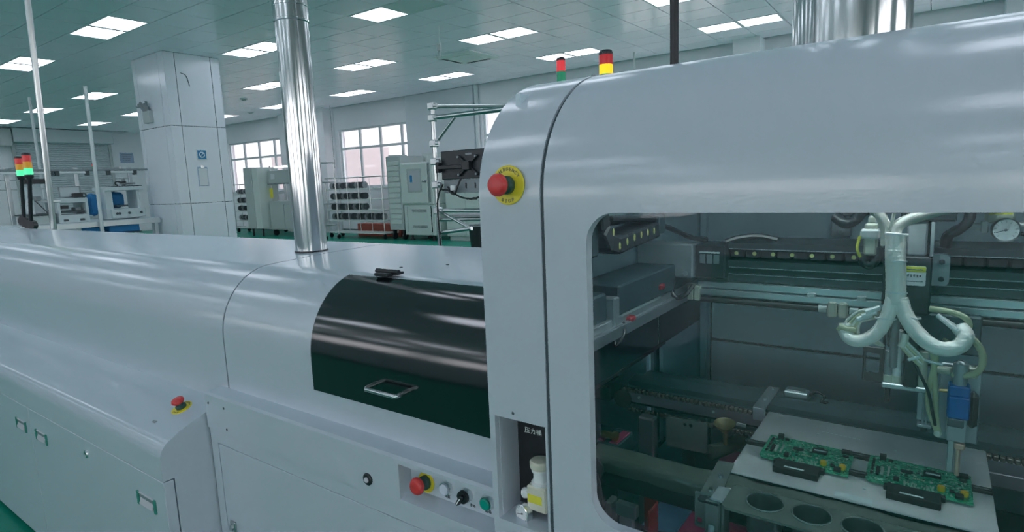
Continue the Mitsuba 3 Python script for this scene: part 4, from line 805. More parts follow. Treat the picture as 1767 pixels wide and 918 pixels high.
def clamp_near():
    k = thing('rail_clamp', 'metal strap clamp bridging the front conveyor rail left of the cup holder', 'clamp')
    add('strap', prism(Polygon([(-.304, .946), (-.272, .953), (-.284, 1.081), (-.312, 1.077)]), 'z', .9055, .9095), 'clamp_metal', k)
    for y in (.960, 1.015): add('bolt', cyl((-.290, y, .9095), (-.290, y, .913), .0042, 12), 'chrome', k)
    add('post', rbox(-.293, -.268, .935, .952, .7005, .9055, .002), 'clamp_metal', k)
    add('flange', rbox(-.268, -.262, .940, .975, .70, .898, .002), 'clamp_metal', k)
    add('slot_pin', cyl((-.281, .935, .862), (-.281, .929, .842), .0052, 12, .001), 'white_plastic', k)
    add('side_plate', cut(rbox(-.317, -.294, .955, .961, .838, .903, .002), prism(rrect(-.313, -.3035, .845, .857, .003), 'y', .9, 1.0)), 'clamp_metal', k)
    add('jaw', rbox(-.305, -.268, .934, .956, .897, .9055, .003), 'black_plastic', k)
clamp_near()
k = thing('rail_clamp', 'metal strap clamp over the rear conveyor rail at the pallet left corner', 'clamp')
add('strap', prism(rrect(-.314, -.288, 1.345, 1.50, .004), 'z', .919, .923), 'anodised', k)
add('lip', rbox(-.314, -.288, 1.343, 1.348, .893, .923, .001), 'anodised', k)
for y in (1.40, 1.48): add('bolt', cyl((-.301, y, .923), (-.301, y, .927), .004, 12), 'chrome', k)
sk = thing('proximity_sensor', 'small metal sensor with a curled black lead beside the rear clamp', 'sensor')
add('body', rbox(-.276, -.222, 1.475, 1.510, .906, .926, .003), 'aluminium', sk); add('face', rbox(-.270, -.232, 1.478, 1.505, .926, .929, .001), 'pin_grey', sk)
add('lead', tube([(-.224, 1.492, .918), (-.205, 1.49, .930), (-.190, 1.49, .922), (-.195, 1.48, .910), (-.180, 1.46, .919)], .003, 8), 'black_plastic', sk, 50)
pl = thing('pallet', 'flat grey steel pallet carrying two green circuit boards', 'pallet')
add('plate', prism(rrect(-.2865, .100, 1.050, 1.374, .003), 'z', .9045, PZ + .0065), 'pallet_steel', pl)
PT = PZ + .0065
add('white_strip', rbox(-.115, -.060, 1.048 + .006, 1.072, PT, PT + .0004, .0001), 'paper', pl, label='pale label strip')
for x, y in ((-.175, 1.30), (-.04, 1.29), (.03, 1.27), (-.075, 1.105)): add('peg', cyl((x, y, PT), (x, y, PT + .0012), .0028, 10), 'white_plastic', pl)
add('etched_marks', cat([box(-.170 + .008 * j, -.165 + .008 * j, 1.315 - .0004 * j, 1.319 - .0004 * j, PT, PT + .0003) for j in range(9)]), 'print_white', pl, False, label='worn pale marks')
def clip(x0, x1, y0, y1, lab):
    k = thing('board_clip', lab, 'clip')
    add('base', rbox(x0, x1, y0, y1, PT, PT + .006, .001), 'chip', k)
    add('finger', rbox(x0 + .002, x1 - .002, y0 + .002, y0 + .006, PT + .006, PT + .009, .0008), 'black_plastic', k)
clip(-.287, -.252, 1.180, 1.196, 'black clip on the pallet at the left end of the left board')
clip(-.109, -.077, 1.218, 1.236, 'black clip between the two boards, the rear one')
clip(-.104, -.075, 1.143, 1.159, 'black clip between the two boards, the front one')
clip(.072, .100, 1.184, 1.200, 'black clip on the pallet at the right end of the right board')
def board(name, x0, lab):
    k = thing(name, lab, 'circuit board'); y0, y1 = 1.128, 1.234; L = .150; z0 = PT + .004; z1 = z0 + .0016
    rr = random.Random(11)
    add('substrate', prism(Polygon([(x0 + .006, y0), (x0 + L, y0 - .004), (x0 + L, y1 - .002), (x0 + .008, y1 + .004), (x0, y1 + .002), (x0, y0 + .010)]), 'z', z0, z1), 'solder_mask', k, False, label='green board')
    for x, y in ((.01, .012), (.14, .01), (.01, .1), (.14, .095), (.07, .05)): add('spacer', cyl((x0 + x, y0 + y, PT), (x0 + x, y0 + y, z0), .003, 10), 'pin_grey', k)
    P = lambda a, b, c, d, h, mat_, lb=None, nm='chip': add(nm, rbox(x0 + a, x0 + b, y0 + c, y0 + d, z1, z1 + h, .0006), mat_, k, label=lb)
    P(.014, .019, .030, .062, .003, 'chip'); P(.021, .0255, .034, .060, .0035, 'component_pale', nm='header'); P(.031, .0345, .036, .070, .003, 'component_pale', nm='header')
    P(.016, .026, .096, .106, .009, 'chip', 'tall black part', 'relay'); P(.030, .037, .094, .099, .004, 'chip'); P(.050, .068, .060, .069, .003, 'chip')
    q = add('socket', rbox(x0 + .083, x0 + .108, y0 + .064, y0 + .080, z1, z1 + .005, .001), 'chip', k, label='black socket with a pale slot'); add('slot', rbox(x0 + .086, x0 + .107, y0 + .0655, y0 + .0705, z1 + .005, z1 + .0058, .0003), 'paper', q)
    P(.130, .146, .087, .097, .006, 'chip', None, 'connector'); P(.133, .143, .073, .078, .003, 'chip'); P(.041, .049, .020, .028, .006, 'chip')
    P(.1265, .1375, .004, .018, .005, 'chip', None, 'connector'); P(.119, .126, .022, .028, .003, 'chip'); P(.090, .100, .088, .092, .002, 'chip')
    for cx_, cy_ in ((.108, .022), (.139, .021)): add('capacitor', lathe([(0, 0), (.0052, 0), (.0055, .002), (.0055, .007), (.0045, .0085), (0, .0085)], (x0 + cx_, y0 + cy_, z1), n=20), 'capacitor_yellow', k, label='yellow capacitor')
    pale, dark = [], []
    for i in range(240):
        a, b = rr.uniform(.004, .144), rr.uniform(.006, .100); w, h = rr.choice([(.0012, .0022), (.0024, .0012), (.0016, .0016), (.004, .0022)])
        if .08 < a < .112 and .058 < b < .085: continue
        (pale if rr.random() < .62 else dark).append(box(x0 + a, x0 + a + w, y0 + b, y0 + b + h, z1, z1 + .0009))
    for i in range(34):
        a, b = .050 + rr.uniform(0, .05), .006 + rr.uniform(0, .018); pale.append(box(x0 + a, x0 + a + .002, y0 + b, y0 + b + .002, z1, z1 + .003))
    for i in range(16): dark.append(box(x0 + .006, x0 + .010, y0 + .030 + .0045 * i, y0 + .032 + .0045 * i, z1, z1 + .0012))
    add('pale_components', cat(pale), 'component_pale', k, False, kind='stuff', label='small pale components'); add('dark_components', cat(dark), 'chip', k, False, kind='stuff', label='small dark components')
    add('silkscreen', cat([box(x0 + .068 + .003 * j, x0 + .0702 + .003 * j, y0 + .044, y0 + .049, z1, z1 + .0003) for j in range(6)]), 'tube_yellowish', k, False)
    e = add('edge_connector', rbox(x0 + .034, x0 + .108, y0 - .040, y0 - .002, PT, z1 + .0065, .001), 'chip', k, label='long black connector on the front edge')
    add('connector_slot', rbox(x0 + .052, x0 + .085, y0 - .0405 + .006, y0 - .030, z1 + .0065, z1 + .0072, .0002), 'paper', e); add('connector_ear', rbox(x0 + .029, x0 + .114, y0 - .010, y0 - .001, PT, z1 + .004, .001), 'chip', e)
board('circuit_board', -.2525, 'green circuit board with yellow capacitors, left of the two on the pallet')
board('circuit_board', -.0775, 'green circuit board under the dispensing needle, right of the two on the pallet')

# cup holder
ck = thing('cup_holder', 'grey-green plate with a row of round metal cups in front of the conveyor', 'cup holder')
cxs = (-.2035, -.1345, -.0655, .0035, .0725); CYc, CZ = .962, .912
pp = rrect(-.262, .12, .917, .999, .012)
for x in cxs: pp = pp.difference(Point(x, CYc).buffer(.0275, quad_segs=12))
add('plate', prism(pp, 'z', CZ - .004, CZ), 'plate_olive', ck, 30)
add('side_tab', rbox(-.285, -.258, .935, .985, CZ - .006, CZ - .002, .002), 'grey_plate', ck)
for x in cxs: add('cup', lathe([(.0272, 0), (.0292, .001), (.0290, .003), (.0268, .0025), (.0258, -.004), (.0250, -.060), (0, -.060), (0, -.0605), (.0262, -.0605), (.0272, -.004), (.0272, 0)], (x, CYc, CZ), n=40), 'cup_steel', ck, 40, label='round metal cup')
# floor trays and odds and ends below the conveyor
pt = thing('drip_tray', 'bright pink lined drip tray below the cups', 'tray')
add('pan', rbox(-.42, .06, .88, 1.27, .690, .700, .003), 'pink_film', pt)
one('pink_sheet', rbox(-.43, -.36, 1.46, 1.56, .700, .706, .002), 'pink_film', 'pink film patch beside the pallet left corner', 'film')
one('blue_tray', rbox(-.484, -.409, 1.11, 1.262, .7005, .706, .003), 'blue_tray', 'dark blue flat tray left of the pink tray', 'tray')
one('pink_sheet', rbox(-.601, -.586, 1.14, 1.19, .857, .8605, .001), 'pink_film', 'pink film strip at the far left of the chamber', 'film')
one('pink_sheet', rbox(-.572, -.552, 1.14, 1.212, .857, .8605, .001), 'pink_film', 'pink film strip draped beside the front rail at the left', 'film')
one('brass_fitting', cat([cyl((-.594, 1.15, .871), (-.566, 1.15, .872), .008, 14), cyl((-.566, 1.15, .872), (-.556, 1.15, .872), .011, 6)]), 'brass', 'small brass pipe fitting between the pink strips', 'fitting')
one('red_bracket', cat([rbox(-.473, -.443, 1.10, 1.106, .70, .792, .002), rbox(-.449, -.443, 1.06, 1.105, .70, .77, .002)]), 'red_plastic', 'upright red bracket left of the blue tray', 'bracket')
one('white_block', cat([rbox(-.512, -.467, 1.045, 1.062, .752, .780, .002), rbox(-.505, -.475, 1.047, 1.060, .70, .752, .002)]), 'white_plastic', 'white plastic block in front of the red bracket', 'block')
one('red_strip', rbox(-.545, -.49, .985, 1.005, .70, .735, .002), 'red_plastic', 'dull red box at the lower left corner of the window', 'box')
one('blue_box', rbox(-.488, -.452, .975, 1.0, .70, .735, .003), 'sign_blue', 'small blue box at the lower left of the window', 'box')
one('floor_block', rbox(-.601, -.55, 1.13, 1.225, .56, .857, .004), 'inner_dark', 'dark block under the pink strips on the chamber floor at the lower left', 'block')
one('side_rail', rbox(-.560, -.545, 1.09, 1.125, .56, .745, .003), 'grey_plate', 'short grey rail slanting on the chamber floor at the lower left', 'rail')
gp = thing('guard_plate', 'grey square plate with two dark holes hanging behind the front rail', 'plate')
add('plate', turn(cut(prism(rrect(-.480, -.388, .830, .900, .006), 'y', 1.25, 1.256), prism(Point(-.437, .889).buffer(.004), 'y', 1.2, 1.4), prism(Point(-.424, .889).buffer(.004), 'y', 1.2, 1.4)), 4, (0, 0, 1), (-.43, 1.25, .8)), 'clamp_metal', gp)
add('hole_back', turn(rbox(-.445, -.415, 1.2575, 1.2605, .56, .896, .001), 4, (0, 0, 1), (-.43, 1.25, .8)), 'black_matte', gp)
one('funnel', lathe([(.006, -.03), (.006, 0), (.022, .02), (.024, .024), (.020, .022), (.004, 0), (.004, -.03), (.006, -.03)], (-.362, 1.30, .868), (0, -.2, 1), 24), 'amber', 'small amber funnel under the rear rail beside the pallet', 'funnel')
one('clear_bag', tube([(-.421, 1.33, .79), (-.402, 1.37, .785), (-.375, 1.42, .79), (-.355, 1.46, .80)], [.004] * 4 + [.018] * 17 + [.006] * 4, 12), 'tape_film', 'twisted clear film roll lying under the pallet', 'film', smooth=50)
one('white_tag', rbox(-.352, -.330, 1.352, 1.356, .866, .8745, .001), 'white_plastic', 'small white tag under the rear rail', 'tag')
one('support_post', rbox(-.574, -.532, 1.30, 1.33, .56, .862, .004), 'rail_strip', 'purple-grey post below the rear rail at the left', 'post')
one('pallet_stop', rbox(.10, .53, 1.37, 1.374, .84, .868, .002), 'rail_strip', 'pale strip of the rear conveyor right of the pallet', 'strip')

# another machine line across the aisle, behind the viewer; the visor mirrors it
om = thing('opposite_machine', 'pale machine with a rounded end across the aisle, mirrored in the dark visor', 'machine')
add('body', prism(rrect(-12.5, -1.6, -3.9, -2.7, .35), 'z', .08, 1.12), 'machine_paint', om, 30); add('top_hood', prism(rrect(-10.5, -2.4, -3.8, -2.8, .3), 'z', 1.12, 1.45), 'machine_pale', om, 30)
for x in (-11.0, -8.5, -6.0, -3.5): add('door', rbox(x - 1.1, x + 1.1, -2.7, -2.692, .2, 1.0, .003), 'machine_pale', om)
add('plinth', box(-12.2, -1.9, -3.8, -2.85, 0, .08), 'black_matte', om, False)

# ------------------------------------------------------------------ background: monitor stand
ms = thing('monitor_stand', 'stand of clamped steel tubes with angled braces behind the oven', 'stand')
SYm = 3.5
def stube(p, q, r=.0165): return cyl(p, q, r, 18)
add('post', stube((-3.225, SYm, 0), (-3.225, SYm, 2.075)), 'steel_tube', ms)
add('post', stube((-1.75, SYm, 0), (-1.75, SYm, 2.075)), 'steel_tube', ms)
add('top_rail', stube((-3.225, SYm, 1.955), (-1.75, SYm, 1.955), .018), 'steel_tube', ms)
add('top_rail', stube((-3.225, SYm + .02, 2.045), (-2.72, SYm + .75, 2.05), .016), 'steel_tube', ms)
add('top_rail', stube((-2.72, SYm + .5, 2.045), (-1.75, SYm + .5, 2.045), .016), 'steel_tube', ms)
add('brace', stube((-3.21, SYm, 1.76), (-3.0, SYm, 1.94), .012), 'steel_tube', ms)
for z in (2.045, 1.955, 1.76, 1.62, 1.44, 1.235): add('clamp', cat([rbox(-3.255, -3.195, SYm - .03, SYm + .03, z - .028, z + .028, .008), cyl((-3.205, SYm - .012, z), (-3.165, SYm - .012, z), .014, 12)]), 'aluminium', ms)
add('lower_rail', stube((-3.225, SYm, 1.235), (-1.75, SYm, 1.235), .016), 'steel_tube', ms)
add('lower_rail', stube((-3.225, SYm, 1.165), (-1.75, SYm + .3, 1.165), .016), 'steel_tube', ms)
add('lower_brace', stube((-3.2, SYm - .01, 1.06), (-2.88, SYm - .01, 1.10), .016), 'steel_tube', ms)
add('lower_brace', stube((-2.9, SYm + .02, 1.09), (-3.2, SYm + .02, 1.22), .014), 'steel_tube', ms)
add('shelf', rbox(-3.15, -1.8, SYm + .04, SYm + .5, 1.185, 1.20, .003), 'grey_plate', ms)
mo = thing('monitor', 'black monitor seen from behind on the tube stand, left of the coating machine', 'monitor')
add('back_shell', rbox(-3.185, -2.60, SYm + .02, SYm + .05, 1.475, 1.695, .006), 'monitor_back', mo)
add('lower_panel', rbox(-3.175, -2.60, SYm + .03, SYm + .05, 1.37, 1.472, .004), 'grey_plastic', mo)
for x in (-2.945, -2.855): add('slot', rbox(x - .006, x + .006, SYm + .027, SYm + .031, 1.405, 1.445, .001), 'black_matte', mo)
add('mount', cat([turn(rbox(-3.02, -2.78, SYm - .002, SYm + .016, 1.565, 1.585, .004), a, (0, 1, 0), (-2.90, SYm, 1.575)) for a in (38, -38)] + [rbox(-2.935, -2.865, SYm - .03, SYm + .016, 1.54, 1.61, .006)]), 'black_plastic', mo, label='black crossed wall mount')
for sx in (-1, 1):
    for sz in (-1, 1): add('mount_screw', cyl((-2.90 + sx * .085, SYm - .004, 1.575 + sz * .066), (-2.90 + sx * .085, SYm - .012, 1.575 + sz * .066), .008, 12), 'grey_plastic', mo)
add('arm', cat([rbox(-3.2, -2.93, SYm - .03, SYm - .012, 1.555, 1.585, .004), rbox(-3.20, -3.17, SYm - .03, SYm + .015, 1.53, 1.61, .005)]), 'black_plastic', mo)
add('logo_patch', rbox(-2.93, -2.87, SYm + .018, SYm + .0205, 1.655, 1.668, .0005), 'grey_plastic', mo)
mc = thing('monitor_cable', 'black cables sagging under the monitor on the tube stand', 'cable')
for pts in ([(-3.1, SYm - .01, 1.42), (-3.03, SYm - .02, 1.37), (-2.95, SYm - .02, 1.335), (-2.84, SYm - .02, 1.325), (-2.76, SYm - .02, 1.35), (-2.72, SYm - .02, 1.40)], [(-3.15, SYm - .02, 1.40), (-3.08, SYm - .03, 1.395), (-3.02, SYm - .03, 1.36), (-2.99, SYm - .02, 1.42), (-2.97, SYm, 1.48)], [(-3.14, SYm - .02, 1.44), (-3.18, SYm - .03, 1.36), (-3.20, SYm - .03, 1.25), (-3.19, SYm - .03, 1.0), (-3.16, SYm - .03, .7)]):
    add('cable', tube(pts, .007, 8), 'black_plastic', mc, 50)
add('adapter', rbox(-2.845, -2.805, SYm - .03, SYm - .01, 1.318, 1.336, .004), 'black_plastic', mc)
add('plug', rbox(-3.06, -3.01, SYm - .03, SYm - .01, 1.39, 1.43, .004), 'white_plastic', mc)
bn = thing('dark_bin', 'black waste bin on the floor beyond the tube stand', 'bin'); add('tub', lathe([(.17, 0), (.21, .48), (.215, .5), (.19, .5), (.15, .03), (0, .03)], (-8.15, 10.1, 0), n=24), 'black_plastic', bn); add('rim', lathe([(.205, .49), (.225, .49), (.225, .52), (.205, .52), (.205, .49)], (-8.15, 10.1, 0), n=24), 'grey_plastic', bn)

# test chamber and cabinets near the back wall
tc = thing('test_chamber', 'white climate test chamber with a small window in its door, near the back wall', 'chamber')
x0, x1, y0, y1 = -11.39, -10.27, 11.0, 11.9
add('upper_body', rbox(x0, x1, y0, y1, .93, 2.0, .015), 'cabinet_white', tc); add('lower_body', rbox(x0 + .03, x1, y0 + .03, y1, .14, .925, .012), 'cabinet_white', tc)
dk = add('door', rbox(x0 + .06, x1 - .13, y0 - .05, y0, .97, 1.97, .012), 'cabinet_white', tc)
add('window', rbox(x0 + .33, x1 - .36, y0 - .056, y0 - .048, 1.29, 1.80, .004), 'far_glass', dk, label='grey door window'); add('window_frame', cut(rbox(x0 + .29, x1 - .32, y0 - .06, y0 - .048, 1.25, 1.84, .004), box(x0 + .335, x1 - .365, y0 - .2, y0, 1.295, 1.795)), 'cabinet_grey', dk)
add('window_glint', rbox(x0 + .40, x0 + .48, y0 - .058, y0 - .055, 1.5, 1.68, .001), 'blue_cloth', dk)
add('handle', cat([rbox(x1 - .20, x1 - .15, y0 - .10, y0 - .05, 1.49, 1.54, .006), rbox(x1 - .26, x1 - .16, y0 - .11, y0 - .085, 1.495, 1.53, .006)]), 'grey_plastic', dk)
add('hinge_bar', rbox(x1 - .10, x1 - .075, y0 - .04, y0 - .005, 1.0, 1.98, .004), 'grey_plastic', tc)
for i, z in enumerate((.36, .77)):
    for j in range(5): add('vent', rbox(x0 + .32, x1 - .28, y0 + .022, y0 + .031, z - .035 + .016 * j, z - .027 + .016 * j, .001), 'grey_plastic', tc)
for x in (x0 + .14, x1 - .13): add('vertical_slot', rbox(x, x + .025, y0 + .02, y0 + .031, .22, .88, .002), 'black_plastic' if x > -11 else 'cabinet_grey', tc)
for x in (x0 + .2, x1 - .15):
    for y in (y0 + .12, y1 - .12): add('foot', cat([cyl((x, y, .03), (x, y, .15), .03, 12), cyl((x, y, 0), (x, y, .03), .06, 14)]), 'black_plastic', tc)
sc = thing('storage_cabinet', 'tall grey-green cabinet with a louvred side, left of the test chamber', 'cabinet')
add('body', rbox(-11.95, -11.42, 11.05, 11.95, .26, 2.2, .01), 'cabinet_grey', sc)
for j in range(12): add('louvre', rbox(-11.90, -11.47, 11.035, 11.052, .42 + .14 * j, .525 + .14 * j, .005), 'cabinet_white', sc)
add('lid', rbox(-11.9, -11.6, 11.1, 11.5, 2.2, 2.235, .01), 'cabinet_white', sc)
for x in (-11.88, -11.5): add('caster', cat([cyl((x - .02, 11.15, .09), (x + .02, 11.15, .09), .09, 18), rbox(x - .03, x + .03, 11.1, 11.2, .15, .27, .006)]), 'black_plastic', sc)
tb = thing('storage_cabinet', 'pale box cabinet just behind the test chamber top', 'cabinet'); add('body', rbox(-11.55, -11.0, 12.0, 12.42, .0, 2.28, .01), 'cabinet_white', tb); add('door', rbox(-11.53, -11.02, 11.98, 12.0, .1, 2.2, .005), 'cabinet_white', tb)
wc = thing('storage_cabinet', 'white cabinet behind the monitor stand, right of the test chamber', 'cabinet')
add('body', rbox(-10.05, -8.95, 11.2, 11.95, .12, 1.55, .012), 'cabinet_white', wc); add('plinth', rbox(-10.0, -9.0, 11.25, 11.9, 0, .12, .006), 'cabinet_grey', wc); add('door', rbox(-10.02, -9.4, 11.185, 11.2, .16, 1.5, .004), 'cabinet_white', wc); add('door', rbox(-9.39, -8.98, 11.185, 11.2, .16, 1.5, .004), 'cabinet_white', wc)

# reel trolleys
def reel_mesh():
    return lathe([(.02, -.02), (.086, -.02), (.09, -.017), (.09, -.015), (.06, -.013), (.06, .013), (.09, .015), (.09, .017), (.086, .02), (.02, .02), (.02, -.02)], (0, 0, 0), (1, 0, 0), 18)
REEL = mikit.ply(reel_mesh(), 'reel_dark_material', smooth=30); REEL2 = mikit.ply(reel_mesh(), 'reel_grey_material', smooth=30)
def trolley(x0, x1, y0, y1, shelves, top, lab, reels, rlab, rgroup):
    k = thing('reel_trolley', lab, 'trolley')
    for x in (x0, x1):
        for y in (y0, y1): add('upright', cyl((x, y, .14), (x, y, top), .015, 10), 'steel_tube', k)
    for i in range(1, 5): add('upright', cyl((x0 + (x1 - x0) * i / 5, y0, .16), (x0 + (x1 - x0) * i / 5, y0, top), .008, 8), 'steel_tube', k)
    for z in shelves: add('shelf', rbox(x0, x1, y0, y1, z - .03, z, .004), 'cabinet_white', k)
    add('base', rbox(x0, x1, y0, y1, .14, .17, .004), 'cabinet_white', k); add('top_rail', cat([cyl((x0, y0, top), (x1, y0, top), .012, 8), cyl((x0, y1, top), (x1, y1, top), .012, 8)]), 'steel_tube', k)
    for x in (x0 + .05, x1 - .05):
        for y in (y0 + .05, y1 - .05): add('caster', cat([cyl((x - .015, y, .06), (x + .015, y, .06), .06, 16), rbox(x - .025, x + .025, y - .03, y + .03, .1, .145, .004)]), 'black_plastic', k)
    for i, (z, n) in enumerate(zip(shelves, reels)):
        for j in range(n):
            add('component_reel', REEL if (j * 7 + i) % 3 else REEL2, None, None, label=rlab, category='reel', group=rgroup, tw=T().translate([x0 + .12 + j * .118, y0 + .16 + .01 * ((j * 3) % 2), z + .091]))
    return k
trolley(-20.45, -18.1, 11.55, 12.05, (.43, .76, 1.04, 1.345), 1.68, 'steel reel trolley with four shelves under the left window', (18, 18, 17, 16), 'dark component reel standing in the rows on the left trolley', 'reels on the left trolley')
trolley(-14.5, -12.12, 11.0, 11.5, (.52, .80, 1.10, 1.40), 1.71, 'steel reel trolley with four shelves under the middle window', (19, 13, 13, 13), 'dark component reel standing in the rows on the trolley under the middle window', 'reels on the middle trolley')
tf = thing('tall_trolley', 'tall narrow tube frame trolley just right of the chrome pipe', 'trolley')
for x in (-14.62, -13.86):
    for y in (10.4, 10.85): add('upright', cyl((x, y, .12), (x, y, 2.14), .014, 10), 'steel_tube', tf)
for z in (.4, 1.0, 1.6, 2.14): add('rail', cat([cyl((-14.62, 10.4, z), (-13.86, 10.4, z), .012, 8), cyl((-14.62, 10.85, z), (-13.86, 10.85, z), .012, 8), cyl((-14.62, 10.4, z), (-14.62, 10.85, z), .012, 8), cyl((-13.86, 10.4, z), (-13.86, 10.85, z), .012, 8)]), 'steel_tube', tf)
for x in (-14.62, -13.86):
    for y in (10.4, 10.85): add('caster', cyl((x - .015, y, .06), (x + .015, y, .06), .06, 16), 'black_plastic', tf)
one('red_crate', rbox(-14.0, -12.2, 11.65, 12.0, .0, .36, .01), 'red_bin', 'long red-brown crate on the floor behind the middle trolley', 'crate')
gc = thing('tall_cabinet', 'tall grey-green cabinet between the left window and the chrome pipe', 'cabinet')
add('body', rbox(-18.05, -17.62, 10.6, 11.3, .25, 2.17, .01), 'cabinet_grey', gc); add('side', rbox(-17.615, -17.3, 10.62, 11.3, .25, 2.16, .01), 'cabinet_white', gc); add('foot', cat([cyl((-17.95, 10.7, 0), (-17.95, 10.7, .26), .03, 10), cyl((-17.4, 10.7, 0), (-17.4, 10.7, .26), .03, 10)]), 'black_plastic', gc)
tbk = thing('test_bench', 'grey test bench with an instrument shelf left of the chrome pipe', 'bench')
add('cabinet', rbox(-17.25, -15.6, 10.9, 11.5, .2, 1.1, .01), 'cabinet_grey', tbk)
for x in (-17.2, -16.45): add('door', rbox(x, x + .72, 10.885, 10.9, .24, 1.0, .004), 'cabinet_grey', tbk)
for x in (-17.2, -16.4, -15.65): add('post', cyl((x, 11.0, 1.1), (x, 11.0, 2.2), .018, 10), 'steel_tube', tbk)
add('shelf', rbox(-17.25, -15.6, 10.9, 11.4, 1.62, 1.65, .004), 'grey_plastic', tbk); add('instrument', rbox(-17.2, -16.0, 10.92, 11.35, 1.65, 2.05, .01), 'cabinet_grey', tbk)
add('instrument_face', rbox(-17.05, -16.85, 10.91, 10.921, 1.78, 1.95, .002), 'paper', tbk); add('work_light', rbox(-16.9, -16.1, 10.95, 11.1, 2.12, 2.18, .004), 'diffuser_white', tbk, emit=(1.2, 1.25, 1.3), label='lit work light')
add('yellow_sign', rbox(-17.28, -17.12, 10.98, 10.99, 1.2, 1.5, .003), 'label_yellow', tbk, label='yellow sign')
for x in (-17.15, -15.7): add('caster', cyl((x - .015, 11.0, .1), (x + .015, 11.0, .1), .1, 16), 'black_plastic', tbk)

# far left work line
wb = thing('work_line', 'long pale work bench line at far left with a lamp rail above it', 'work bench')
BX = -12.0
add('bench_top', rbox(BX - .9, BX + .05, 2.2, 5.25, .99, 1.03, .006), 'machine_pale', wb)
add('front_rail', rbox(BX + .05, BX + .08, 2.2, 5.25, .93, 1.02, .004), 'aluminium', wb)
add('apron', rbox(BX - .85, BX, 2.3, 5.2, .42, .46, .004), 'cabinet_white', wb)
for y in (2.3, 3.3, 4.3, 5.2): add('leg', rbox(BX - .04, BX + .02, y - .03, y + .03, 0, .99, .004), 'aluminium', wb)
for y in (2.3, 3.3, 4.3, 5.2): add('rear_leg', rbox(BX - .88, BX - .82, y - .03, y + .03, 0, 2.0, .004), 'aluminium', wb)
add('lamp_rail', rbox(BX - .12, BX - .06, 2.2, 5.2, 1.905, 1.94, .004), 'grey_plastic', wb, label='dark lamp rail')
for y in (3.3, 4.75): add('rail_arm', rbox(BX - .86, BX - .06, y - .025, y + .025, 1.94, 1.98, .004), 'aluminium', wb)
for y0_, y1_ in ((2.3, 3.7), (3.78, 4.22), (4.55, 4.98)):
    add('lamp_tube', rbox(BX - .115, BX - .065, y0_, y1_, 1.86, 1.905, .006), 'frame_white', wb)
    for y in (y0_, y1_): add('lamp_end', rbox(BX - .12, BX - .06, y - .03, y + .03, 1.83, 1.91, .004), 'print_dark', wb)
for z in (1.62, 1.78): add('rear_rail', rbox(BX - .87, BX - .84, 2.3, 5.2, z, z + .02, .003), 'cabinet_grey', wb)
one('equipment_bar', rbox(BX + .0, BX + .08, 3.27, 3.62, 1.70, 1.78, .006), 'black_plastic', 'dark narrow bar left of the steel rod over the work line', 'bar')
r1 = thing('bench_robot', 'pale bench-top machine with a screen on top, middle of the work line', 'machine')
add('base', rbox(BX - .6, BX - .02, 3.70, 4.15, 1.03, 1.17, .008), 'machine_pale', r1)
for y in (3.70, 4.11): add('side_frame', rbox(BX - .6, BX - .02, y, y + .04, 1.17, 1.45, .004), 'machine_pale', r1)
add('head_beam', rbox(BX - .6, BX - .02, 3.70, 4.15, 1.37, 1.45, .008), 'machine_pale', r1); add('slide', rbox(BX - .45, BX - .05, 3.74, 4.09, 1.20, 1.235, .004), 'print_dark', r1)
add('dark_unit', rbox(BX - .2, BX - .03, 3.75, 3.86, 1.27, 1.33, .004), 'black_plastic', r1); add('motor', rbox(BX - .3, BX - .1, 3.98, 4.06, 1.235, 1.29, .004), 'grey_plastic', r1)
for y in (3.76, 4.0): add('panel_button', rbox(BX - .02, BX - .012, y, y + .07, 1.06, 1.095, .002), 'print_dark', r1)
sn = thing('bench_screen', 'thin framed screen standing on the middle bench machine', 'screen')
add('frame', cut(rbox(BX - .12, BX - .09, 3.77, 4.09, 1.46, 1.65, .004), box(BX - .2, BX, 3.785, 4.075, 1.475, 1.635)), 'grey_plastic', sn); add('glass', rbox(BX - .112, BX - .1, 3.785, 4.075, 1.475, 1.635, .001), 'screen_glow', sn); add('foot', rbox(BX - .2, BX - .02, 3.87, 3.99, 1.45, 1.462, .002), 'grey_plastic', sn)
cmra = thing('scanner', 'dark scanner head with a loop beside the bench screen', 'scanner')
add('body', rbox(BX - .08, BX + .0, 3.94, 4.09, 1.455, 1.53, .01), 'black_plastic', cmra); add('loop', lathe([(.025, -.015), (.04, -.015), (.04, .015), (.025, .015), (.025, -.015)], (BX - .04, 4.11, 1.49), (1, 0, 0), 20), 'print_dark', cmra)
r0 = thing('bench_robot', 'pale grey bench machine with clear sides at the far left of the work line', 'machine')
add('base', rbox(BX - .7, BX - .02, 3.30, 3.64, 1.03, 1.18, .008), 'cabinet_grey', r0); add('deck', rbox(BX - .68, BX, 3.28, 3.66, 1.18, 1.205, .004), 'print_dark', r0); add('tower', rbox(BX - .6, BX - .35, 3.42, 3.62, 1.205, 1.66, .01), 'machine_pale', r0); add('nozzle', rbox(BX - .3, BX - .1, 3.44, 3.52, 1.42, 1.5, .006), 'grey_plastic', r0); add('clear_bottle', cyl((BX - .1, 3.36, 1.205), (BX - .1, 3.36, 1.45), .05, 16), 'paper', r0)
add('hose', tube([(BX - .3, 3.4, 1.5), (BX - .2, 3.46, 1.42), (BX - .1, 3.52, 1.30), (BX - .05, 3.56, 1.22)], .008, 8), 'print_dark', r0)
r2 = thing('bench_robot', 'pale framed bench machine at the right end of the work line, by the column', 'machine')
add('base', rbox(BX - .6, BX - .02, 4.50, 5.06, 1.06, 1.22, .008), 'machine_pale', r2)
for y in (4.44, 4.96): add('upright', rbox(BX - .5, BX - .08, y, y + (.12 if y < 4.5 else .05), 1.04, 1.60, .006), 'machine_pale', r2)
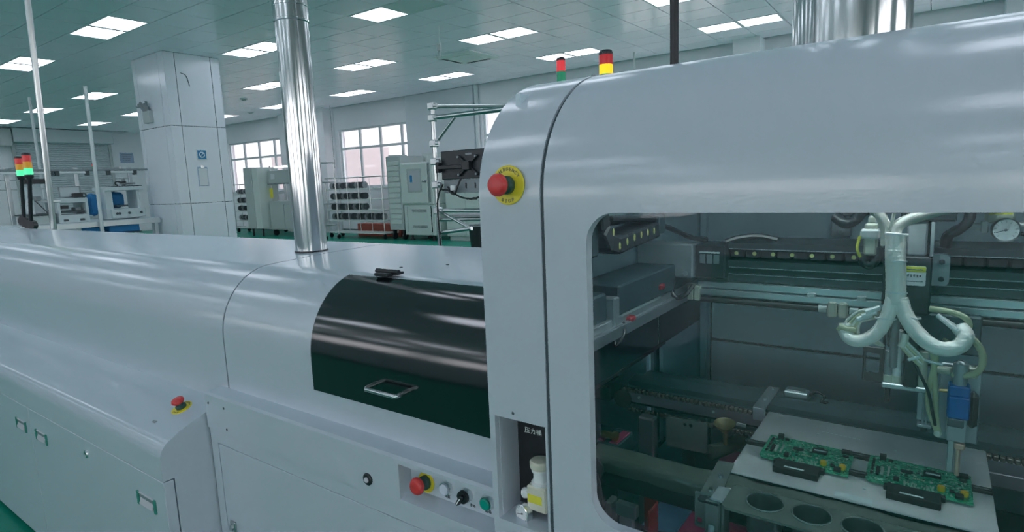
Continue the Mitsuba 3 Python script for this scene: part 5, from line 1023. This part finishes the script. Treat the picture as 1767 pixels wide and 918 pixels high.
add('top_beam', rbox(BX - .6, BX - .02, 4.44, 5.06, 1.55, 1.62, .006), 'machine_pale', r2); add('top_plate', rbox(BX - .5, BX - .05, 4.62, 5.06, 1.62, 1.635, .003), 'print_dark', r2)
add('axis_motor', cat([cyl((BX - .2, 4.82, 1.635), (BX - .2, 4.82, 1.76), .03, 14), rbox(BX - .3, BX - .1, 4.78, 4.98, 1.66, 1.69, .004)]), 'grey_plastic', r2); add('cable_loop', tube([(BX - .1, 4.68, 1.64), (BX - .1, 4.64, 1.67), (BX - .1, 4.66, 1.71), (BX - .1, 4.74, 1.70), (BX - .1, 4.82, 1.70)], .012, 8), 'black_plastic', r2)
add('slide', rbox(BX - .4, BX - .03, 4.60, 4.78, 1.26, 1.29, .004), 'print_dark', r2)
for y in (4.58, 4.62, 4.78, 4.98): add('knob', cyl((BX - .02, y, 1.14), (BX - .005, y, 1.14), .022, 14), 'print_dark', r2)
for y0_, y1_, z0_, z1_, lb in ((4.30, 4.44, 1.12, 1.50, 'upright blue bag left of the framed bench machine'), (4.60, 4.86, 1.24, 1.52, 'blue bag inside the framed bench machine')):
    m = trimesh.creation.icosphere(4, 1.0); v = np.sign(m.vertices) * np.abs(m.vertices) ** .45; v = v * (1 + .5 * (meshkit.fbm(v * 1.7 + 5, 3) - .5)[:, None]); m.vertices = v * V(.10, (y1_ - y0_) / 2, (z1_ - z0_) / 2); one('blue_bag', moved(m, BX - .45, (y0_ + y1_) / 2, (z0_ + z1_) / 2), 'blue_cloth', lb, 'bag', smooth=60)
for y0_, y1_, lb in ((4.12, 4.32, 'small blue bin under the work line, left of the pair'), (4.42, 4.92, 'long blue bin under the work line beside the column')):
    k = thing('blue_bin', lb, 'bin'); add('tub', cut(rbox(BX - .4, BX - .02, y0_, y1_, .80, .93, .01), box(BX - .38, BX - .04, y0_ + .02, y1_ - .02, .82, 1.2)), 'blue_cloth', k); add('shelf_rail', rbox(BX - .42, BX + .0, y0_ - .02, y1_ + .02, .78, .80, .003), 'print_dark', k)
tower_lamp('signal_lamp', BX - .1, 4.335, 1.945, .022, [('lamp_red', (0.3, .02, .02)), ('lamp_green', None)], 'tiny red over green signal lamp on the work line lamp rail')
